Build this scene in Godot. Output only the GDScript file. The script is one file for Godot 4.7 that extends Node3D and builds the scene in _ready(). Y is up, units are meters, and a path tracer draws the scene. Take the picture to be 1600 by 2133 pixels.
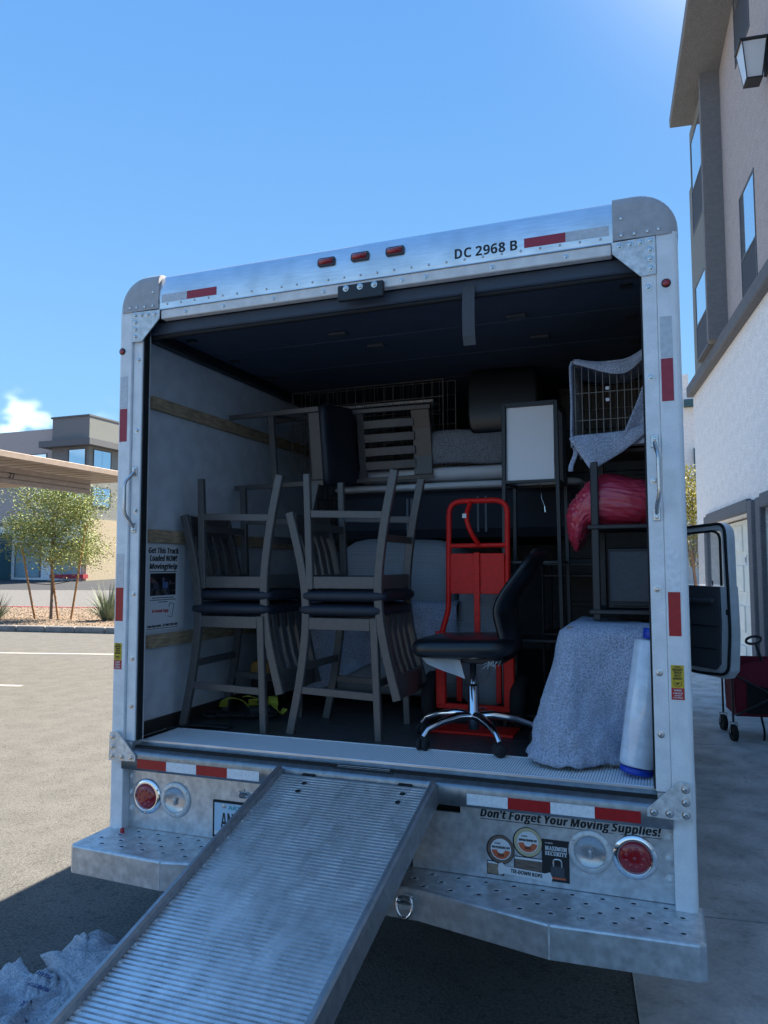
extends Node3D
# A box truck being loaded, seen from behind its open rear door. Units metres, y up, rear of the truck at z = 0.

const F := 0.94            # height of the cargo floor
var M := {}
var T := {}
var used := {}
var rng := RandomNumberGenerator.new()
var bolt_mesh: Mesh
var rivet_mesh: Mesh

# ---------------------------------------------------------------- shapes
func S(smooth := false) -> SurfaceTool:
	var s := SurfaceTool.new()
	s.begin(Mesh.PRIMITIVE_TRIANGLES)
	s.set_smooth_group(0 if smooth else -1)
	return s

func tri(s: SurfaceTool, a: Vector3, b: Vector3, c: Vector3, ref: Vector3) -> void:
	var n := (b - a).cross(c - a)
	if n.dot((a + b + c) / 3.0 - ref) > 0.0:
		s.add_vertex(a); s.add_vertex(c); s.add_vertex(b)
	else:
		s.add_vertex(a); s.add_vertex(b); s.add_vertex(c)

func quad(s: SurfaceTool, a: Vector3, b: Vector3, c: Vector3, d: Vector3, ref: Vector3) -> void:
	var n := (c - a).cross(d - b)
	if n.dot((a + b + c + d) / 4.0 - ref) > 0.0:
		s.add_vertex(a); s.add_vertex(c); s.add_vertex(b)
		s.add_vertex(a); s.add_vertex(d); s.add_vertex(c)
	else:
		s.add_vertex(a); s.add_vertex(b); s.add_vertex(c)
		s.add_vertex(a); s.add_vertex(c); s.add_vertex(d)

func box(s: SurfaceTool, c: Vector3, z: Vector3, ch := 0.0, b := Basis()) -> void:
	var h := z * 0.5
	ch = min(ch, min(h.x, min(h.y, h.z)) * 0.9)
	for i in 3:
		var j := (i + 1) % 3
		var k := (i + 2) % 3
		for si in [-1.0, 1.0]:
			var p := []
			for q in [[-1, -1], [1, -1], [1, 1], [-1, 1]]:
				var v := Vector3.ZERO
				v[i] = si * h[i]; v[j] = q[0] * (h[j] - ch); v[k] = q[1] * (h[k] - ch)
				p.append(c + b * v)
			quad(s, p[0], p[1], p[2], p[3], c)
			if ch > 0.0:
				for sj in [-1.0, 1.0]:
					var e := []
					for q in [[0, -1], [0, 1], [1, 1], [1, -1]]:
						var v := Vector3.ZERO
						v[i] = si * (h[i] - (ch if q[0] == 1 else 0.0))
						v[j] = sj * (h[j] - (0.0 if q[0] == 1 else ch))
						v[k] = q[1] * (h[k] - ch)
						e.append(c + b * v)
					quad(s, e[0], e[1], e[2], e[3], c)
	if ch > 0.0:
		for sx in [-1.0, 1.0]:
			for sy in [-1.0, 1.0]:
				for sz in [-1.0, 1.0]:
					var g := Vector3(sx, sy, sz)
					tri(s, c + b * (g * (h - Vector3(0, ch, ch))), c + b * (g * (h - Vector3(ch, 0, ch))), c + b * (g * (h - Vector3(ch, ch, 0))), c)

# box from its limits
func bl(s: SurfaceTool, x0: float, x1: float, y0: float, y1: float, z0: float, z1: float, ch := 0.0) -> void:
	box(s, Vector3(x0 + x1, y0 + y1, z0 + z1) * 0.5, Vector3(abs(x1 - x0), abs(y1 - y0), abs(z1 - z0)), ch)

func rect(w: float, h: float, ch := 0.003) -> PackedVector2Array:
	var a := w * 0.5
	var b := h * 0.5
	return PackedVector2Array([Vector2(a, -b + ch), Vector2(a, b - ch), Vector2(a - ch, b), Vector2(-a + ch, b), Vector2(-a, b - ch), Vector2(-a, -b + ch), Vector2(-a + ch, -b), Vector2(a - ch, -b)])

func ring(r: float, n: int) -> PackedVector2Array:
	var p := PackedVector2Array()
	for i in n:
		p.append(Vector2(cos(TAU * i / n), sin(TAU * i / n)) * r)
	return p

# a closed outline carried along a path; radii scale it at each point
func sweep(s: SurfaceTool, pts: PackedVector3Array, prof: PackedVector2Array, up := Vector3.UP, radii := PackedFloat32Array(), loop := false) -> void:
	var rings := []
	var n := pts.size()
	var side := Vector3.ZERO
	for i in n:
		var t: Vector3
		if loop:
			t = pts[(i + 1) % n] - pts[(i + n - 1) % n]
		else:
			t = pts[min(i + 1, n - 1)] - pts[max(i - 1, 0)]
		t = t.normalized()
		var sd := t.cross(up)
		if sd.length() < 0.05:
			sd = side if side != Vector3.ZERO else t.cross(Vector3(0.3, 0.2, 0.9))
		if side != Vector3.ZERO and sd.dot(side) < 0.0 and loop == false:
			sd = -sd
		sd = (sd - t * sd.dot(t)).normalized()
		side = sd
		var u := sd.cross(t)
		var r := []
		var k: float = radii[i] if radii.size() > i else 1.0
		for q in prof:
			r.append(pts[i] + (sd * q.x + u * q.y) * k)
		rings.append(r)
	var m := prof.size()
	for i in (n if loop else n - 1):
		var a: Array = rings[i]
		var b: Array = rings[(i + 1) % n]
		var mid := (pts[i] + pts[(i + 1) % n]) * 0.5
		for j in m:
			quad(s, a[j], a[(j + 1) % m], b[(j + 1) % m], b[j], mid)
	if not loop:
		s.set_smooth_group(-1)
		for e in [0, n - 1]:
			var c: Vector3 = pts[e]
			var inner: Vector3 = pts[1] if e == 0 else pts[n - 2]
			for j in m:
				tri(s, c, rings[e][j], rings[e][(j + 1) % m], inner)

func tube(s: SurfaceTool, pts: PackedVector3Array, r: float, n := 8, radii := PackedFloat32Array(), loop := false) -> void:
	s.set_smooth_group(0)
	sweep(s, pts, ring(r, n), Vector3(0.12, 0.97, 0.21).normalized(), radii, loop)

# round corners of a path
func bend(pts: PackedVector3Array, r: float, k := 5) -> PackedVector3Array:
	var o := PackedVector3Array([pts[0]])
	for i in range(1, pts.size() - 1):
		var a := pts[i - 1]
		var b := pts[i]
		var c := pts[i + 1]
		var d: float = min(r, min((a - b).length(), (c - b).length()) * 0.49)
		var p := b + (a - b).normalized() * d
		var q := b + (c - b).normalized() * d
		for j in k + 1:
			var t := float(j) / k
			o.append(p.lerp(b, t).lerp(b.lerp(q, t), t))
	o.append(pts[-1])
	return o

func lathe(s: SurfaceTool, prof: PackedVector2Array, n: int, xf := Transform3D()) -> void:
	for i in prof.size() - 1:
		for j in n:
			var a0 := TAU * j / n
			var a1 := TAU * (j + 1) / n
			var p := prof[i]
			var q := prof[i + 1]
			var v := [Vector3(cos(a0) * p.x, p.y, sin(a0) * p.x), Vector3(cos(a1) * p.x, p.y, sin(a1) * p.x), Vector3(cos(a1) * q.x, q.y, sin(a1) * q.x), Vector3(cos(a0) * q.x, q.y, sin(a0) * q.x)]
			var am := (a0 + a1) * 0.5
			var nrm := Vector3(cos(am) * (q.y - p.y), -(q.x - p.x), sin(am) * (q.y - p.y))
			var mid: Vector3 = (v[0] + v[1] + v[2] + v[3]) * 0.25 - nrm
			for k in 4:
				v[k] = xf * v[k]
			mid = xf * mid
			if p.x < 1e-5:
				tri(s, v[0], v[2], v[3], mid)
			elif q.x < 1e-5:
				tri(s, v[0], v[1], v[2], mid)
			else:
				quad(s, v[0], v[1], v[2], v[3], mid)

# a flat outline (local xy) given depth along local z
func prism(s: SurfaceTool, poly: PackedVector2Array, depth: float, xf := Transform3D()) -> void:
	var idx := Geometry2D.triangulate_polygon(poly)
	var c := Vector2.ZERO
	for p in poly:
		c += p
	c /= poly.size()
	var mid := xf * Vector3(c.x, c.y, depth * 0.5)
	for i in range(0, idx.size(), 3):
		var a := poly[idx[i]]
		var b := poly[idx[i + 1]]
		var d := poly[idx[i + 2]]
		for z in [0.0, depth]:
			var off: Vector3 = xf.basis * Vector3(0, 0, depth * 0.5 - z)
			var pa := xf * Vector3(a.x, a.y, z)
			tri(s, pa, xf * Vector3(b.x, b.y, z), xf * Vector3(d.x, d.y, z), (pa + xf * Vector3(b.x, b.y, z) + xf * Vector3(d.x, d.y, z)) / 3.0 + off)
	var cw := Geometry2D.is_polygon_clockwise(poly)
	for i in poly.size():
		var a := poly[i]
		var b := poly[(i + 1) % poly.size()]
		var nn := Vector2(b.y - a.y, a.x - b.x) * (-1.0 if cw else 1.0)
		var m2 := (a + b) * 0.5 - nn
		quad(s, xf * Vector3(a.x, a.y, 0), xf * Vector3(b.x, b.y, 0), xf * Vector3(b.x, b.y, depth), xf * Vector3(a.x, a.y, depth), xf * Vector3(m2.x, m2.y, depth * 0.5))

# a curved sheet with thickness, from f(u, v)
func sheet(s: SurfaceTool, nu: int, nv: int, f: Callable, th := 0.004) -> void:
	var p := []
	for i in nu + 1:
		var row := PackedVector3Array()
		for j in nv + 1:
			row.append(f.call(float(i) / nu, float(j) / nv))
		p.append(row)
	var top := []
	var bot := []
	for i in nu + 1:
		var ra := PackedVector3Array()
		var rb := PackedVector3Array()
		for j in nv + 1:
			var du: Vector3 = p[min(i + 1, nu)][j] - p[max(i - 1, 0)][j]
			var dv: Vector3 = p[i][min(j + 1, nv)] - p[i][max(j - 1, 0)]
			var n := du.cross(dv).normalized()
			ra.append(p[i][j] + n * th * 0.5)
			rb.append(p[i][j] - n * th * 0.5)
		top.append(ra)
		bot.append(rb)
	for i in nu:
		for j in nv:
			quad(s, top[i][j], top[i + 1][j], top[i + 1][j + 1], top[i][j + 1], bot[i][j])
			quad(s, bot[i][j], bot[i + 1][j], bot[i + 1][j + 1], bot[i][j + 1], top[i][j])
	for i in nu:
		for j in [0, nv]:
			quad(s, top[i][j], top[i + 1][j], bot[i + 1][j], bot[i][j], p[i][1 if j == 0 else nv - 1])
	for j in nv:
		for i in [0, nu]:
			quad(s, top[i][j], top[i][j + 1], bot[i][j + 1], bot[i][j], p[1 if i == 0 else nu - 1][j])

# ---------------------------------------------------------------- nodes
func nm(parent: Node, called: String) -> String:
	var key := "%d/%s" % [parent.get_instance_id(), called]
	var n: int = used.get(key, 0)
	used[key] = n + 1
	return called if n == 0 else "%s_%03d" % [called, n]

func put(called: String, mesh: Mesh, m: Material, parent: Node, xf := Transform3D()) -> MeshInstance3D:
	var o := MeshInstance3D.new()
	o.name = nm(parent, called)
	o.mesh = mesh
	o.material_override = m
	o.transform = xf
	parent.add_child(o, true)
	return o

func mesh_of(s: SurfaceTool) -> ArrayMesh:
	s.generate_normals()
	return s.commit()

func part(called: String, s: SurfaceTool, m: Material, parent: Node) -> MeshInstance3D:
	return put(called, mesh_of(s), m, parent)

func bpart(called: String, m: Material, parent: Node, x0: float, x1: float, y0: float, y1: float, z0: float, z1: float, ch := 0.0) -> MeshInstance3D:
	var s := S()
	bl(s, x0, x1, y0, y1, z0, z1, ch)
	return part(called, s, m, parent)

func tag(o: Node, label: String, category: String, group := "") -> Node:
	o.set_meta("label", label)
	o.set_meta("category", category)
	if group:
		o.set_meta("group", group)
	return o

func thing(called: String, label: String, category: String, at := Vector3.ZERO, turn := 0.0, group := "") -> Node3D:
	var o := Node3D.new()
	o.name = nm(self, called)
	add_child(o, true)
	o.position = at
	o.rotation.y = turn
	tag(o, label, category, group)
	return o

func struct(called: String, s: SurfaceTool, m: Material) -> MeshInstance3D:
	var o := part(called, s, m, self)
	o.set_meta("kind", "structure")
	return o

func stuff(o: Node) -> void:
	o.set_meta("kind", "stuff")

# lettering fitted into a width and a height, facing local +z of the basis
func text(parent: Node, called: String, words: String, at: Vector3, w: float, h: float, m: Material, b := Basis(), slant := 0.0, bold := 0.6, family := "Droid Sans") -> MeshInstance3D:
	var sf := SystemFont.new()
	sf.font_names = PackedStringArray([family])
	sf.font_weight = 700
	var fv := FontVariation.new()
	fv.base_font = sf
	fv.variation_embolden = 0.0
	var t := TextMesh.new()
	t.text = words
	t.font = fv
	t.font_size = 48
	t.pixel_size = 0.01
	t.depth = 0.004
	t.curve_step = 2.0
	var box_ := t.get_aabb()
	var kx: float = w / max(box_.size.x, 0.001)
	var ky: float = h / max(box_.size.y, 0.001)
	var c := box_.get_center()
	var sb := Basis(Vector3(kx, 0, 0), Vector3(slant * ky, ky, 0), Vector3(0, 0, 0.25))
	var o := put(called, t, m, parent, Transform3D(b * sb, at - b * sb * c))
	if bold >= 0.5:
		# a second impression beside the first thickens the strokes
		put("stroke", t, m, o, Transform3D(Basis(), Vector3(h * 0.05 / kx, 0, 0.0004)))
	return o

# ---------------------------------------------------------------- materials
func noise(kind: int, freq: float, oct: int, sd: int, size: int) -> PackedByteArray:
	var n := FastNoiseLite.new()
	n.seed = sd
	n.noise_type = kind
	n.frequency = freq
	n.fractal_type = FastNoiseLite.FRACTAL_FBM if oct > 1 else FastNoiseLite.FRACTAL_NONE
	n.fractal_octaves = oct
	var im := n.get_seamless_image(size, size, false, false, 0.12)
	im.convert(Image.FORMAT_L8)
	return im.get_data()

# product of noise layers [kind, frequency, octaves, low, high, repeat x, repeat y], an image of neutral tones
func tone(called: String, size: int, layers: Array, bump := 0.0) -> void:
	var acc := PackedFloat32Array()
	acc.resize(size * size)
	acc.fill(1.0)
	var sd := hash(called) % 1000
	for l in layers:
		sd += 17
		var kx: int = l[5] if l.size() > 5 else 1
		var ky: int = l[6] if l.size() > 6 else 1
		if l[0] == -1:
			rng.seed = sd
			for i in size * size:
				acc[i] *= lerpf(l[3], l[4], pow(rng.randf(), l[1]))
			continue
		if l[0] == -2:
			# scattered marks where the noise runs high
			var k := noise(FastNoiseLite.TYPE_SIMPLEX_SMOOTH, l[1], l[2], sd, size)
			for i in size * size:
				acc[i] *= lerpf(1.0, l[3], smoothstep(l[4], l[4] + 0.07, k[i] / 255.0))
			continue
		var d := noise(l[0], l[1], l[2], sd, size)
		var lut := PackedFloat32Array()
		for v in 256:
			var x: float = clamp((v / 255.0 - 0.5) * 1.6 + 0.5, 0.0, 1.0)
			lut.append(lerpf(l[3], l[4], x))
		for y in size:
			var row := (y * ky % size) * size
			for x in size:
				acc[y * size + x] *= lut[d[row + x * kx % size]]
	# keep every pattern at the same mean tone, stored for sRGB
	var mean := 0.0
	for i in range(0, size * size, 7):
		mean += acc[i]
	mean /= ceilf(size * size / 7.0)
	var lut2 := PackedByteArray()
	for v in 1024:
		lut2.append(int(pow(v / 1023.0, 1.0 / 2.2) * 255.0))
	var by := PackedByteArray()
	by.resize(size * size)
	for i in size * size:
		by[i] = lut2[int(clamp(acc[i] * 0.7 / mean, 0.0, 1.0) * 1023.0)]
	var im := Image.create_from_data(size, size, false, Image.FORMAT_L8, by)
	if bump > 0.0:
		var nm_ := im.duplicate()
		nm_.convert(Image.FORMAT_RGBA8)
		nm_.bump_map_to_normal_map(bump)
		T[called + "_n"] = ImageTexture.create_from_image(nm_)
	im.convert(Image.FORMAT_RGB8)
	T[called] = ImageTexture.create_from_image(im)

func mat(called: String, c: Color, rough := 0.6, metal := 0.0, tex := "", scale := 1.0, bump := 0.0, world := false) -> StandardMaterial3D:
	var m := StandardMaterial3D.new()
	if tex and tex != "leaf":
		c = Color(c.r / 0.7, c.g / 0.7, c.b / 0.7, c.a)
	m.albedo_color = c.linear_to_srgb()
	m.roughness = rough
	m.metallic = metal
	if tex:
		m.albedo_texture = T[tex]
		if bump > 0.0 and T.has(tex + "_n"):
			m.normal_enabled = true
			m.normal_texture = T[tex + "_n"]
			m.normal_scale = bump
		m.uv1_triplanar = true
		m.uv1_world_triplanar = world
		m.uv1_scale = Vector3.ONE * scale
	M[called] = m
	return m

func make_materials() -> void:
	var SI := FastNoiseLite.TYPE_SIMPLEX_SMOOTH
	var PE := FastNoiseLite.TYPE_PERLIN
	var CE := FastNoiseLite.TYPE_CELLULAR
	tone("speck", 512, [[SI, 0.012, 4, 0.86, 1.0], [PE, 0.2, 2, 0.93, 1.0]], 1.5)
	tone("asphalt", 1024, [[-1, 1.0, 1, 0.35, 1.0], [PE, 0.16, 3, 0.5, 1.0], [SI, 0.006, 4, 0.8, 1.0], [-2, 0.03, 4, 0.75, 0.66]], 4.0)
	tone("concrete", 1024, [[SI, 0.005, 5, 0.66, 1.0], [PE, 0.09, 3, 0.84, 1.0], [-1, 1.0, 1, 0.85, 1.0], [-2, 0.02, 5, 0.86, 0.68]], 2.0)
	tone("stucco", 512, [[PE, 0.1, 3, 0.62, 1.0], [SI, 0.01, 3, 0.9, 1.0]], 8.0)
	tone("felt", 512, [[PE, 0.45, 1, 0.4, 1.0], [PE, 0.2, 2, 0.45, 1.0], [-1, 1.0, 1, 0.6, 1.0], [PE, 0.03, 2, 0.8, 1.0]], 3.0)
	tone("galv", 512, [[CE, 0.035, 1, 0.86, 1.0], [SI, 0.012, 4, 0.74, 1.0], [PE, 0.15, 2, 0.93, 1.0]], 0.6)
	tone("brushed", 512, [[PE, 0.02, 3, 0.86, 1.0, 1, 14], [SI, 0.008, 4, 0.82, 1.0]], 0.8)
	tone("ramp", 1024, [[SI, 0.006, 5, 0.8, 1.0], [PE, 0.03, 4, 0.84, 1.0], [-1, 0.4, 1, 0.9, 1.0], [-2, 0.014, 5, 0.86, 0.66], [-2, 0.07, 3, 0.72, 0.79]], 0.5)
	tone("grain", 512, [[PE, 0.015, 4, 0.55, 1.0, 1, 9], [SI, 0.01, 3, 0.8, 1.0]], 1.5)
	tone("grain_z", 512, [[PE, 0.015, 4, 0.55, 1.0, 9, 1], [SI, 0.01, 3, 0.8, 1.0]], 1.5)
	tone("leaf", 256, [[SI, 0.03, 3, 0.55, 1.0]])
	# woven cloth and the raised grid of the tread plate
	for w in [["weave", 256, 8], ["tread", 256, 16]]:
		var n: int = w[1]
		var im := Image.create(n, n, false, Image.FORMAT_RGB8)
		rng.seed = 5
		for y in n:
			for x in n:
				var v := 1.0
				if w[0] == "weave":
					var a: int = (x / 8 + y / 8) % 2
					v = 0.45 + 0.5 * (abs(sin(PI * x / 8.0)) if a == 0 else abs(sin(PI * y / 8.0))) + rng.randf_range(-0.12, 0.05)
				else:
					v = 1.0 if (x % 16 > 3 and y % 16 > 3) else 0.3
					v *= rng.randf_range(0.85, 1.0)
				v = pow(clamp(v, 0, 1), 1.0 / 2.2)
				im.set_pixel(x, y, Color(v, v, v))
		T[w[0]] = ImageTexture.create_from_image(im)
		var b := im.duplicate()
		b.convert(Image.FORMAT_RGBA8)
		b.bump_map_to_normal_map(4.0)
		T[w[0] + "_n"] = ImageTexture.create_from_image(b)

	mat("post", Color(0.82, 0.82, 0.82), 0.36, 0.05, "speck", 1.3, 0.15)
	mat("alu", Color(0.80, 0.80, 0.81), 0.33, 0.85, "brushed", 1.1, 0.2)
	mat("cap", Color(0.42, 0.42, 0.43), 0.5, 0.0, "speck", 3.0, 0.2)
	mat("strip", Color(0.78, 0.77, 0.75), 0.5, 0.05, "speck", 2.0)
	mat("galv", Color(0.6, 0.61, 0.62), 0.42, 0.72, "galv", 2.4, 0.3)
	mat("gusset", Color(0.68, 0.68, 0.67), 0.42, 0.4, "galv", 4.0, 0.2)
	mat("bolt", Color(0.62, 0.61, 0.60), 0.25, 0.9)
	mat("chrome", Color(0.85, 0.85, 0.86), 0.08, 1.0)
	mat("ramp", Color(0.84, 0.84, 0.84), 0.38, 0.75, "ramp", 0.9, 0.2)
	mat("ramp_rail", Color(0.42, 0.42, 0.43), 0.42, 0.8, "ramp", 1.7, 0.3)
	mat("rubber", Color(0.012, 0.012, 0.013), 0.75)
	mat("black", Color(0.012, 0.012, 0.014), 0.5, 0.0, "speck", 3.0)
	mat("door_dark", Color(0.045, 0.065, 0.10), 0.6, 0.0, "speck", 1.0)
	mat("inner_wall", Color(0.62, 0.64, 0.67), 0.6, 0.0, "speck", 1.2, 0.1)
	mat("cargo_floor", Color(0.05, 0.05, 0.052), 0.34, 0.0, "grain", 1.3, 0.4)
	mat("tread", Color(0.95, 0.95, 0.95), 0.4, 0.0, "tread", 6.0, 0.6)
	mat("lumber", Color(0.42, 0.3, 0.18), 0.7, 0.0, "grain", 1.6, 0.5)
	mat("red_tape", Color(0.42, 0.008, 0.012), 0.35, 0.0, "speck", 6.0)
	mat("faded_tape", Color(0.36, 0.025, 0.05), 0.4, 0.0, "speck", 6.0)
	mat("white_tape", Color(0.84, 0.85, 0.86), 0.3, 0.0, "speck", 7.0)
	mat("silver_tape", Color(0.56, 0.57, 0.59), 0.4, 0.2, "speck", 7.0)
	mat("ink", Color(0.012, 0.012, 0.014), 0.5)
	mat("ink_blue", Color(0.03, 0.05, 0.16), 0.8)
	mat("white_ink", Color(0.72, 0.72, 0.72), 0.5)
	mat("yellow", Color(0.62, 0.42, 0.02), 0.45, 0.0, "speck", 8.0)
	mat("print_red", Color(0.5, 0.03, 0.03), 0.5)
	mat("orange_print", Color(0.62, 0.13, 0.05), 0.5)
	mat("cream", Color(0.55, 0.47, 0.28), 0.5)
	mat("brown_print", Color(0.17, 0.12, 0.09), 0.5, 0.0, "grain", 3.0)
	mat("tan_print", Color(0.3, 0.22, 0.15), 0.5, 0.0, "grain", 3.0)
	mat("paper", Color(0.74, 0.75, 0.75), 0.55)
	mat("teal_print", Color(0.1, 0.4, 0.45), 0.5)
	mat("plate_blue", Color(0.45, 0.62, 0.75), 0.45)
	var lens := mat("red_lens", Color(0.33, 0.004, 0.01), 0.15)
	lens.clearcoat_enabled = true
	lens.clearcoat = 0.8
	lens.clearcoat_roughness = 0.05
	var cl := mat("clear_lens", Color(0.8, 0.84, 0.88, 0.14), 0.05)
	cl.transparency = BaseMaterial3D.TRANSPARENCY_ALPHA
	mat("reflector", Color(0.55, 0.56, 0.57), 0.2, 0.95)
	mat("body_white", Color(0.72, 0.73, 0.74), 0.3, 0.0, "speck", 1.0)
	mat("trim", Color(0.065, 0.07, 0.08), 0.65, 0.0, "speck", 6.0, 0.3)
	var gl := mat("glass", Color(0.55, 0.65, 0.68, 0.22), 0.03)
	gl.transparency = BaseMaterial3D.TRANSPARENCY_ALPHA
	mat("glass_dark", Color(0.02, 0.025, 0.03), 0.06)
	mat("sky_glass", Color(0.5, 0.6, 0.66), 0.03, 0.9)
	M["sky_glass"].metallic_specular = 1.0
	M["sky_glass"].clearcoat_enabled = true
	M["sky_glass"].clearcoat = 1.0
	M["sky_glass"].clearcoat_roughness = 0.02
	mat("chassis", Color(0.012, 0.012, 0.012), 0.8)
	mat("tyre", Color(0.014, 0.014, 0.015), 0.85, 0.0, "speck", 8.0)
	mat("rim", Color(0.6, 0.6, 0.6), 0.4, 0.3)
	# cargo
	mat("chair_wood", Color(0.098, 0.087, 0.081), 0.34, 0.0, "speck", 4.0, 0.05)
	mat("cushion", Color(0.014, 0.017, 0.027), 0.55, 0.0, "weave", 9.0, 0.2)
	mat("leather", Color(0.010, 0.011, 0.014), 0.3, 0.0, "speck", 6.0, 0.25)
	mat("torn", Color(0.5, 0.5, 0.5), 0.9)
	var red := mat("red_paint", Color(0.8, 0.018, 0.012), 0.42, 0.0, "speck", 5.0)
	red.clearcoat_enabled = true
	red.clearcoat = 0.1
	red.metallic_specular = 0.35
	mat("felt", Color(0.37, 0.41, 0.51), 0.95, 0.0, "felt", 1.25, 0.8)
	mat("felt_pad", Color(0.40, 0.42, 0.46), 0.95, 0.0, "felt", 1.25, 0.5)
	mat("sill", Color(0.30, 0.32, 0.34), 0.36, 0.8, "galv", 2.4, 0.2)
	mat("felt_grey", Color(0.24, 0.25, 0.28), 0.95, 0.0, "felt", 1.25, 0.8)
	mat("tweed", Color(0.34, 0.35, 0.37), 0.95, 0.0, "weave", 3.2, 0.8)
	mat("mattress_dark", Color(0.02, 0.024, 0.036), 0.8, 0.0, "weave", 10.0, 0.4)
	mat("mattress_white", Color(0.7, 0.71, 0.74), 0.85, 0.0, "weave", 9.0, 0.3)
	mat("stripe_grey", Color(0.16, 0.17, 0.2), 0.8)
	var sh := mat("lamp_shade", Color(0.88, 0.88, 0.9), 0.8)
	sh.metallic_specular = 0.2
	mat("black_wood", Color(0.02, 0.02, 0.022), 0.45, 0.0, "grain", 3.0, 0.2)
	mat("dark_brown", Color(0.04, 0.03, 0.026), 0.5, 0.0, "grain", 3.0, 0.2)
	mat("black_metal", Color(0.028, 0.03, 0.033), 0.4, 0.3)
	mat("wire", Color(0.26, 0.22, 0.19), 0.4, 0.3)
	var bag := mat("red_bag", Color(0.5, 0.03, 0.065), 0.28)
	bag.clearcoat_enabled = true
	bag.clearcoat = 0.5
	var film := mat("film", Color(0.74, 0.79, 0.86), 0.1, 0.0, "brushed", 4.0, 0.2)
	film.clearcoat_enabled = true
	film.clearcoat = 1.0
	film.clearcoat_roughness = 0.08
	mat("blue_plastic", Color(0.008, 0.05, 0.4), 0.4)
	mat("cardboard", Color(0.3, 0.21, 0.13), 0.85, 0.0, "grain", 2.0)
	mat("yellow_web", Color(0.5, 0.5, 0.05), 0.8, 0.0, "weave", 14.0, 0.3)
	mat("orange_plastic", Color(0.6, 0.27, 0.06), 0.5)
	mat("burgundy", Color(0.17, 0.01, 0.025), 0.85, 0.0, "weave", 12.0, 0.4)
	mat("mesh_black", Color(0.008, 0.007, 0.009), 0.9, 0.0, "weave", 16.0, 0.4)
	# setting
	mat("asphalt", Color(0.112, 0.107, 0.097), 0.92, 0.0, "asphalt", 0.42, 0.9, true)
	mat("asphalt_new", Color(0.035, 0.037, 0.042), 0.9, 0.0, "asphalt", 0.7, 0.6, true)
	mat("asphalt_old", Color(0.13, 0.125, 0.12), 0.9, 0.0, "asphalt", 0.7, 0.6, true)
	mat("concrete", Color(0.48, 0.465, 0.45), 0.85, 0.0, "concrete", 0.45, 0.5, true)
	mat("joint", Color(0.035, 0.035, 0.035), 0.95)
	mat("desert", Color(0.25, 0.2, 0.15), 0.95, 0.0, "concrete", 0.2, 0.3, true)
	mat("gravel", Color(0.22, 0.155, 0.105), 0.95, 0.0, "asphalt", 1.6, 1.0, true)
	mat("stone", Color(0.55, 0.41, 0.29), 0.9)
	M["stone"].vertex_color_use_as_albedo = true
	mat("kerb", Color(0.25, 0.235, 0.22), 0.9, 0.0, "concrete", 0.6, 0.5, true)
	mat("red_kerb", Color(0.4, 0.035, 0.05), 0.8, 0.0, "concrete", 0.6, 0.3, true)
	mat("line_white", Color(0.5, 0.5, 0.47), 0.8, 0.0, "asphalt", 1.0, 0.3, true)
	mat("stucco_pink", Color(0.44, 0.385, 0.365), 0.95, 0.0, "stucco", 1.0, 1.6, true)
	mat("stucco_white", Color(0.84, 0.81, 0.78), 0.95, 0.0, "stucco", 1.0, 1.6, true)
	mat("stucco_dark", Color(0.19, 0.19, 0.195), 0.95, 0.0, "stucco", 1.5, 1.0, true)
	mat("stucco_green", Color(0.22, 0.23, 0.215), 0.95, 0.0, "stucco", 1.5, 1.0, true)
	mat("stucco_beige", Color(0.5, 0.41, 0.28), 0.95, 0.0, "stucco", 0.8, 1.0, true)
	mat("belt", Color(0.13, 0.135, 0.145), 0.9, 0.0, "stucco", 1.0, 0.5, true)
	mat("garage", Color(0.68, 0.71, 0.66), 0.6, 0.0, "speck", 0.6)
	mat("eave", Color(0.20, 0.205, 0.21), 0.95, 0.0, "stucco", 1.0, 1.0, true)
	var fg := mat("frosted", Color(0.72, 0.74, 0.74, 0.88), 0.12)
	fg.transparency = BaseMaterial3D.TRANSPARENCY_ALPHA
	mat("garage_blue", Color(0.23, 0.33, 0.36), 0.6, 0.0, "speck", 0.4)
	mat("teal_wall", Color(0.045, 0.11, 0.13), 0.8, 0.0, "stucco", 0.8, 0.4, true)
	mat("window_frame", Color(0.1, 0.1, 0.11), 0.5)
	mat("screen", Color(0.055, 0.06, 0.07), 0.8)
	mat("tan_steel", Color(0.36, 0.28, 0.225), 0.5, 0.0, "speck", 0.8)
	mat("bark", Color(0.2, 0.14, 0.1), 0.95, 0.0, "grain", 3.0, 0.6)
	mat("stake", Color(0.4, 0.2, 0.08), 0.85, 0.0, "grain_z", 3.0, 0.4)
	var lf := mat("leaf", Color(0.17, 0.19, 0.04), 0.7)
	lf.vertex_color_use_as_albedo = true
	lf.albedo_color = Color.WHITE
	lf.backlight_enabled = true
	lf.backlight = Color(0.16, 0.18, 0.03)
	mat("blade", Color.WHITE, 0.7)
	M["blade"].vertex_color_use_as_albedo = true

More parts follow.
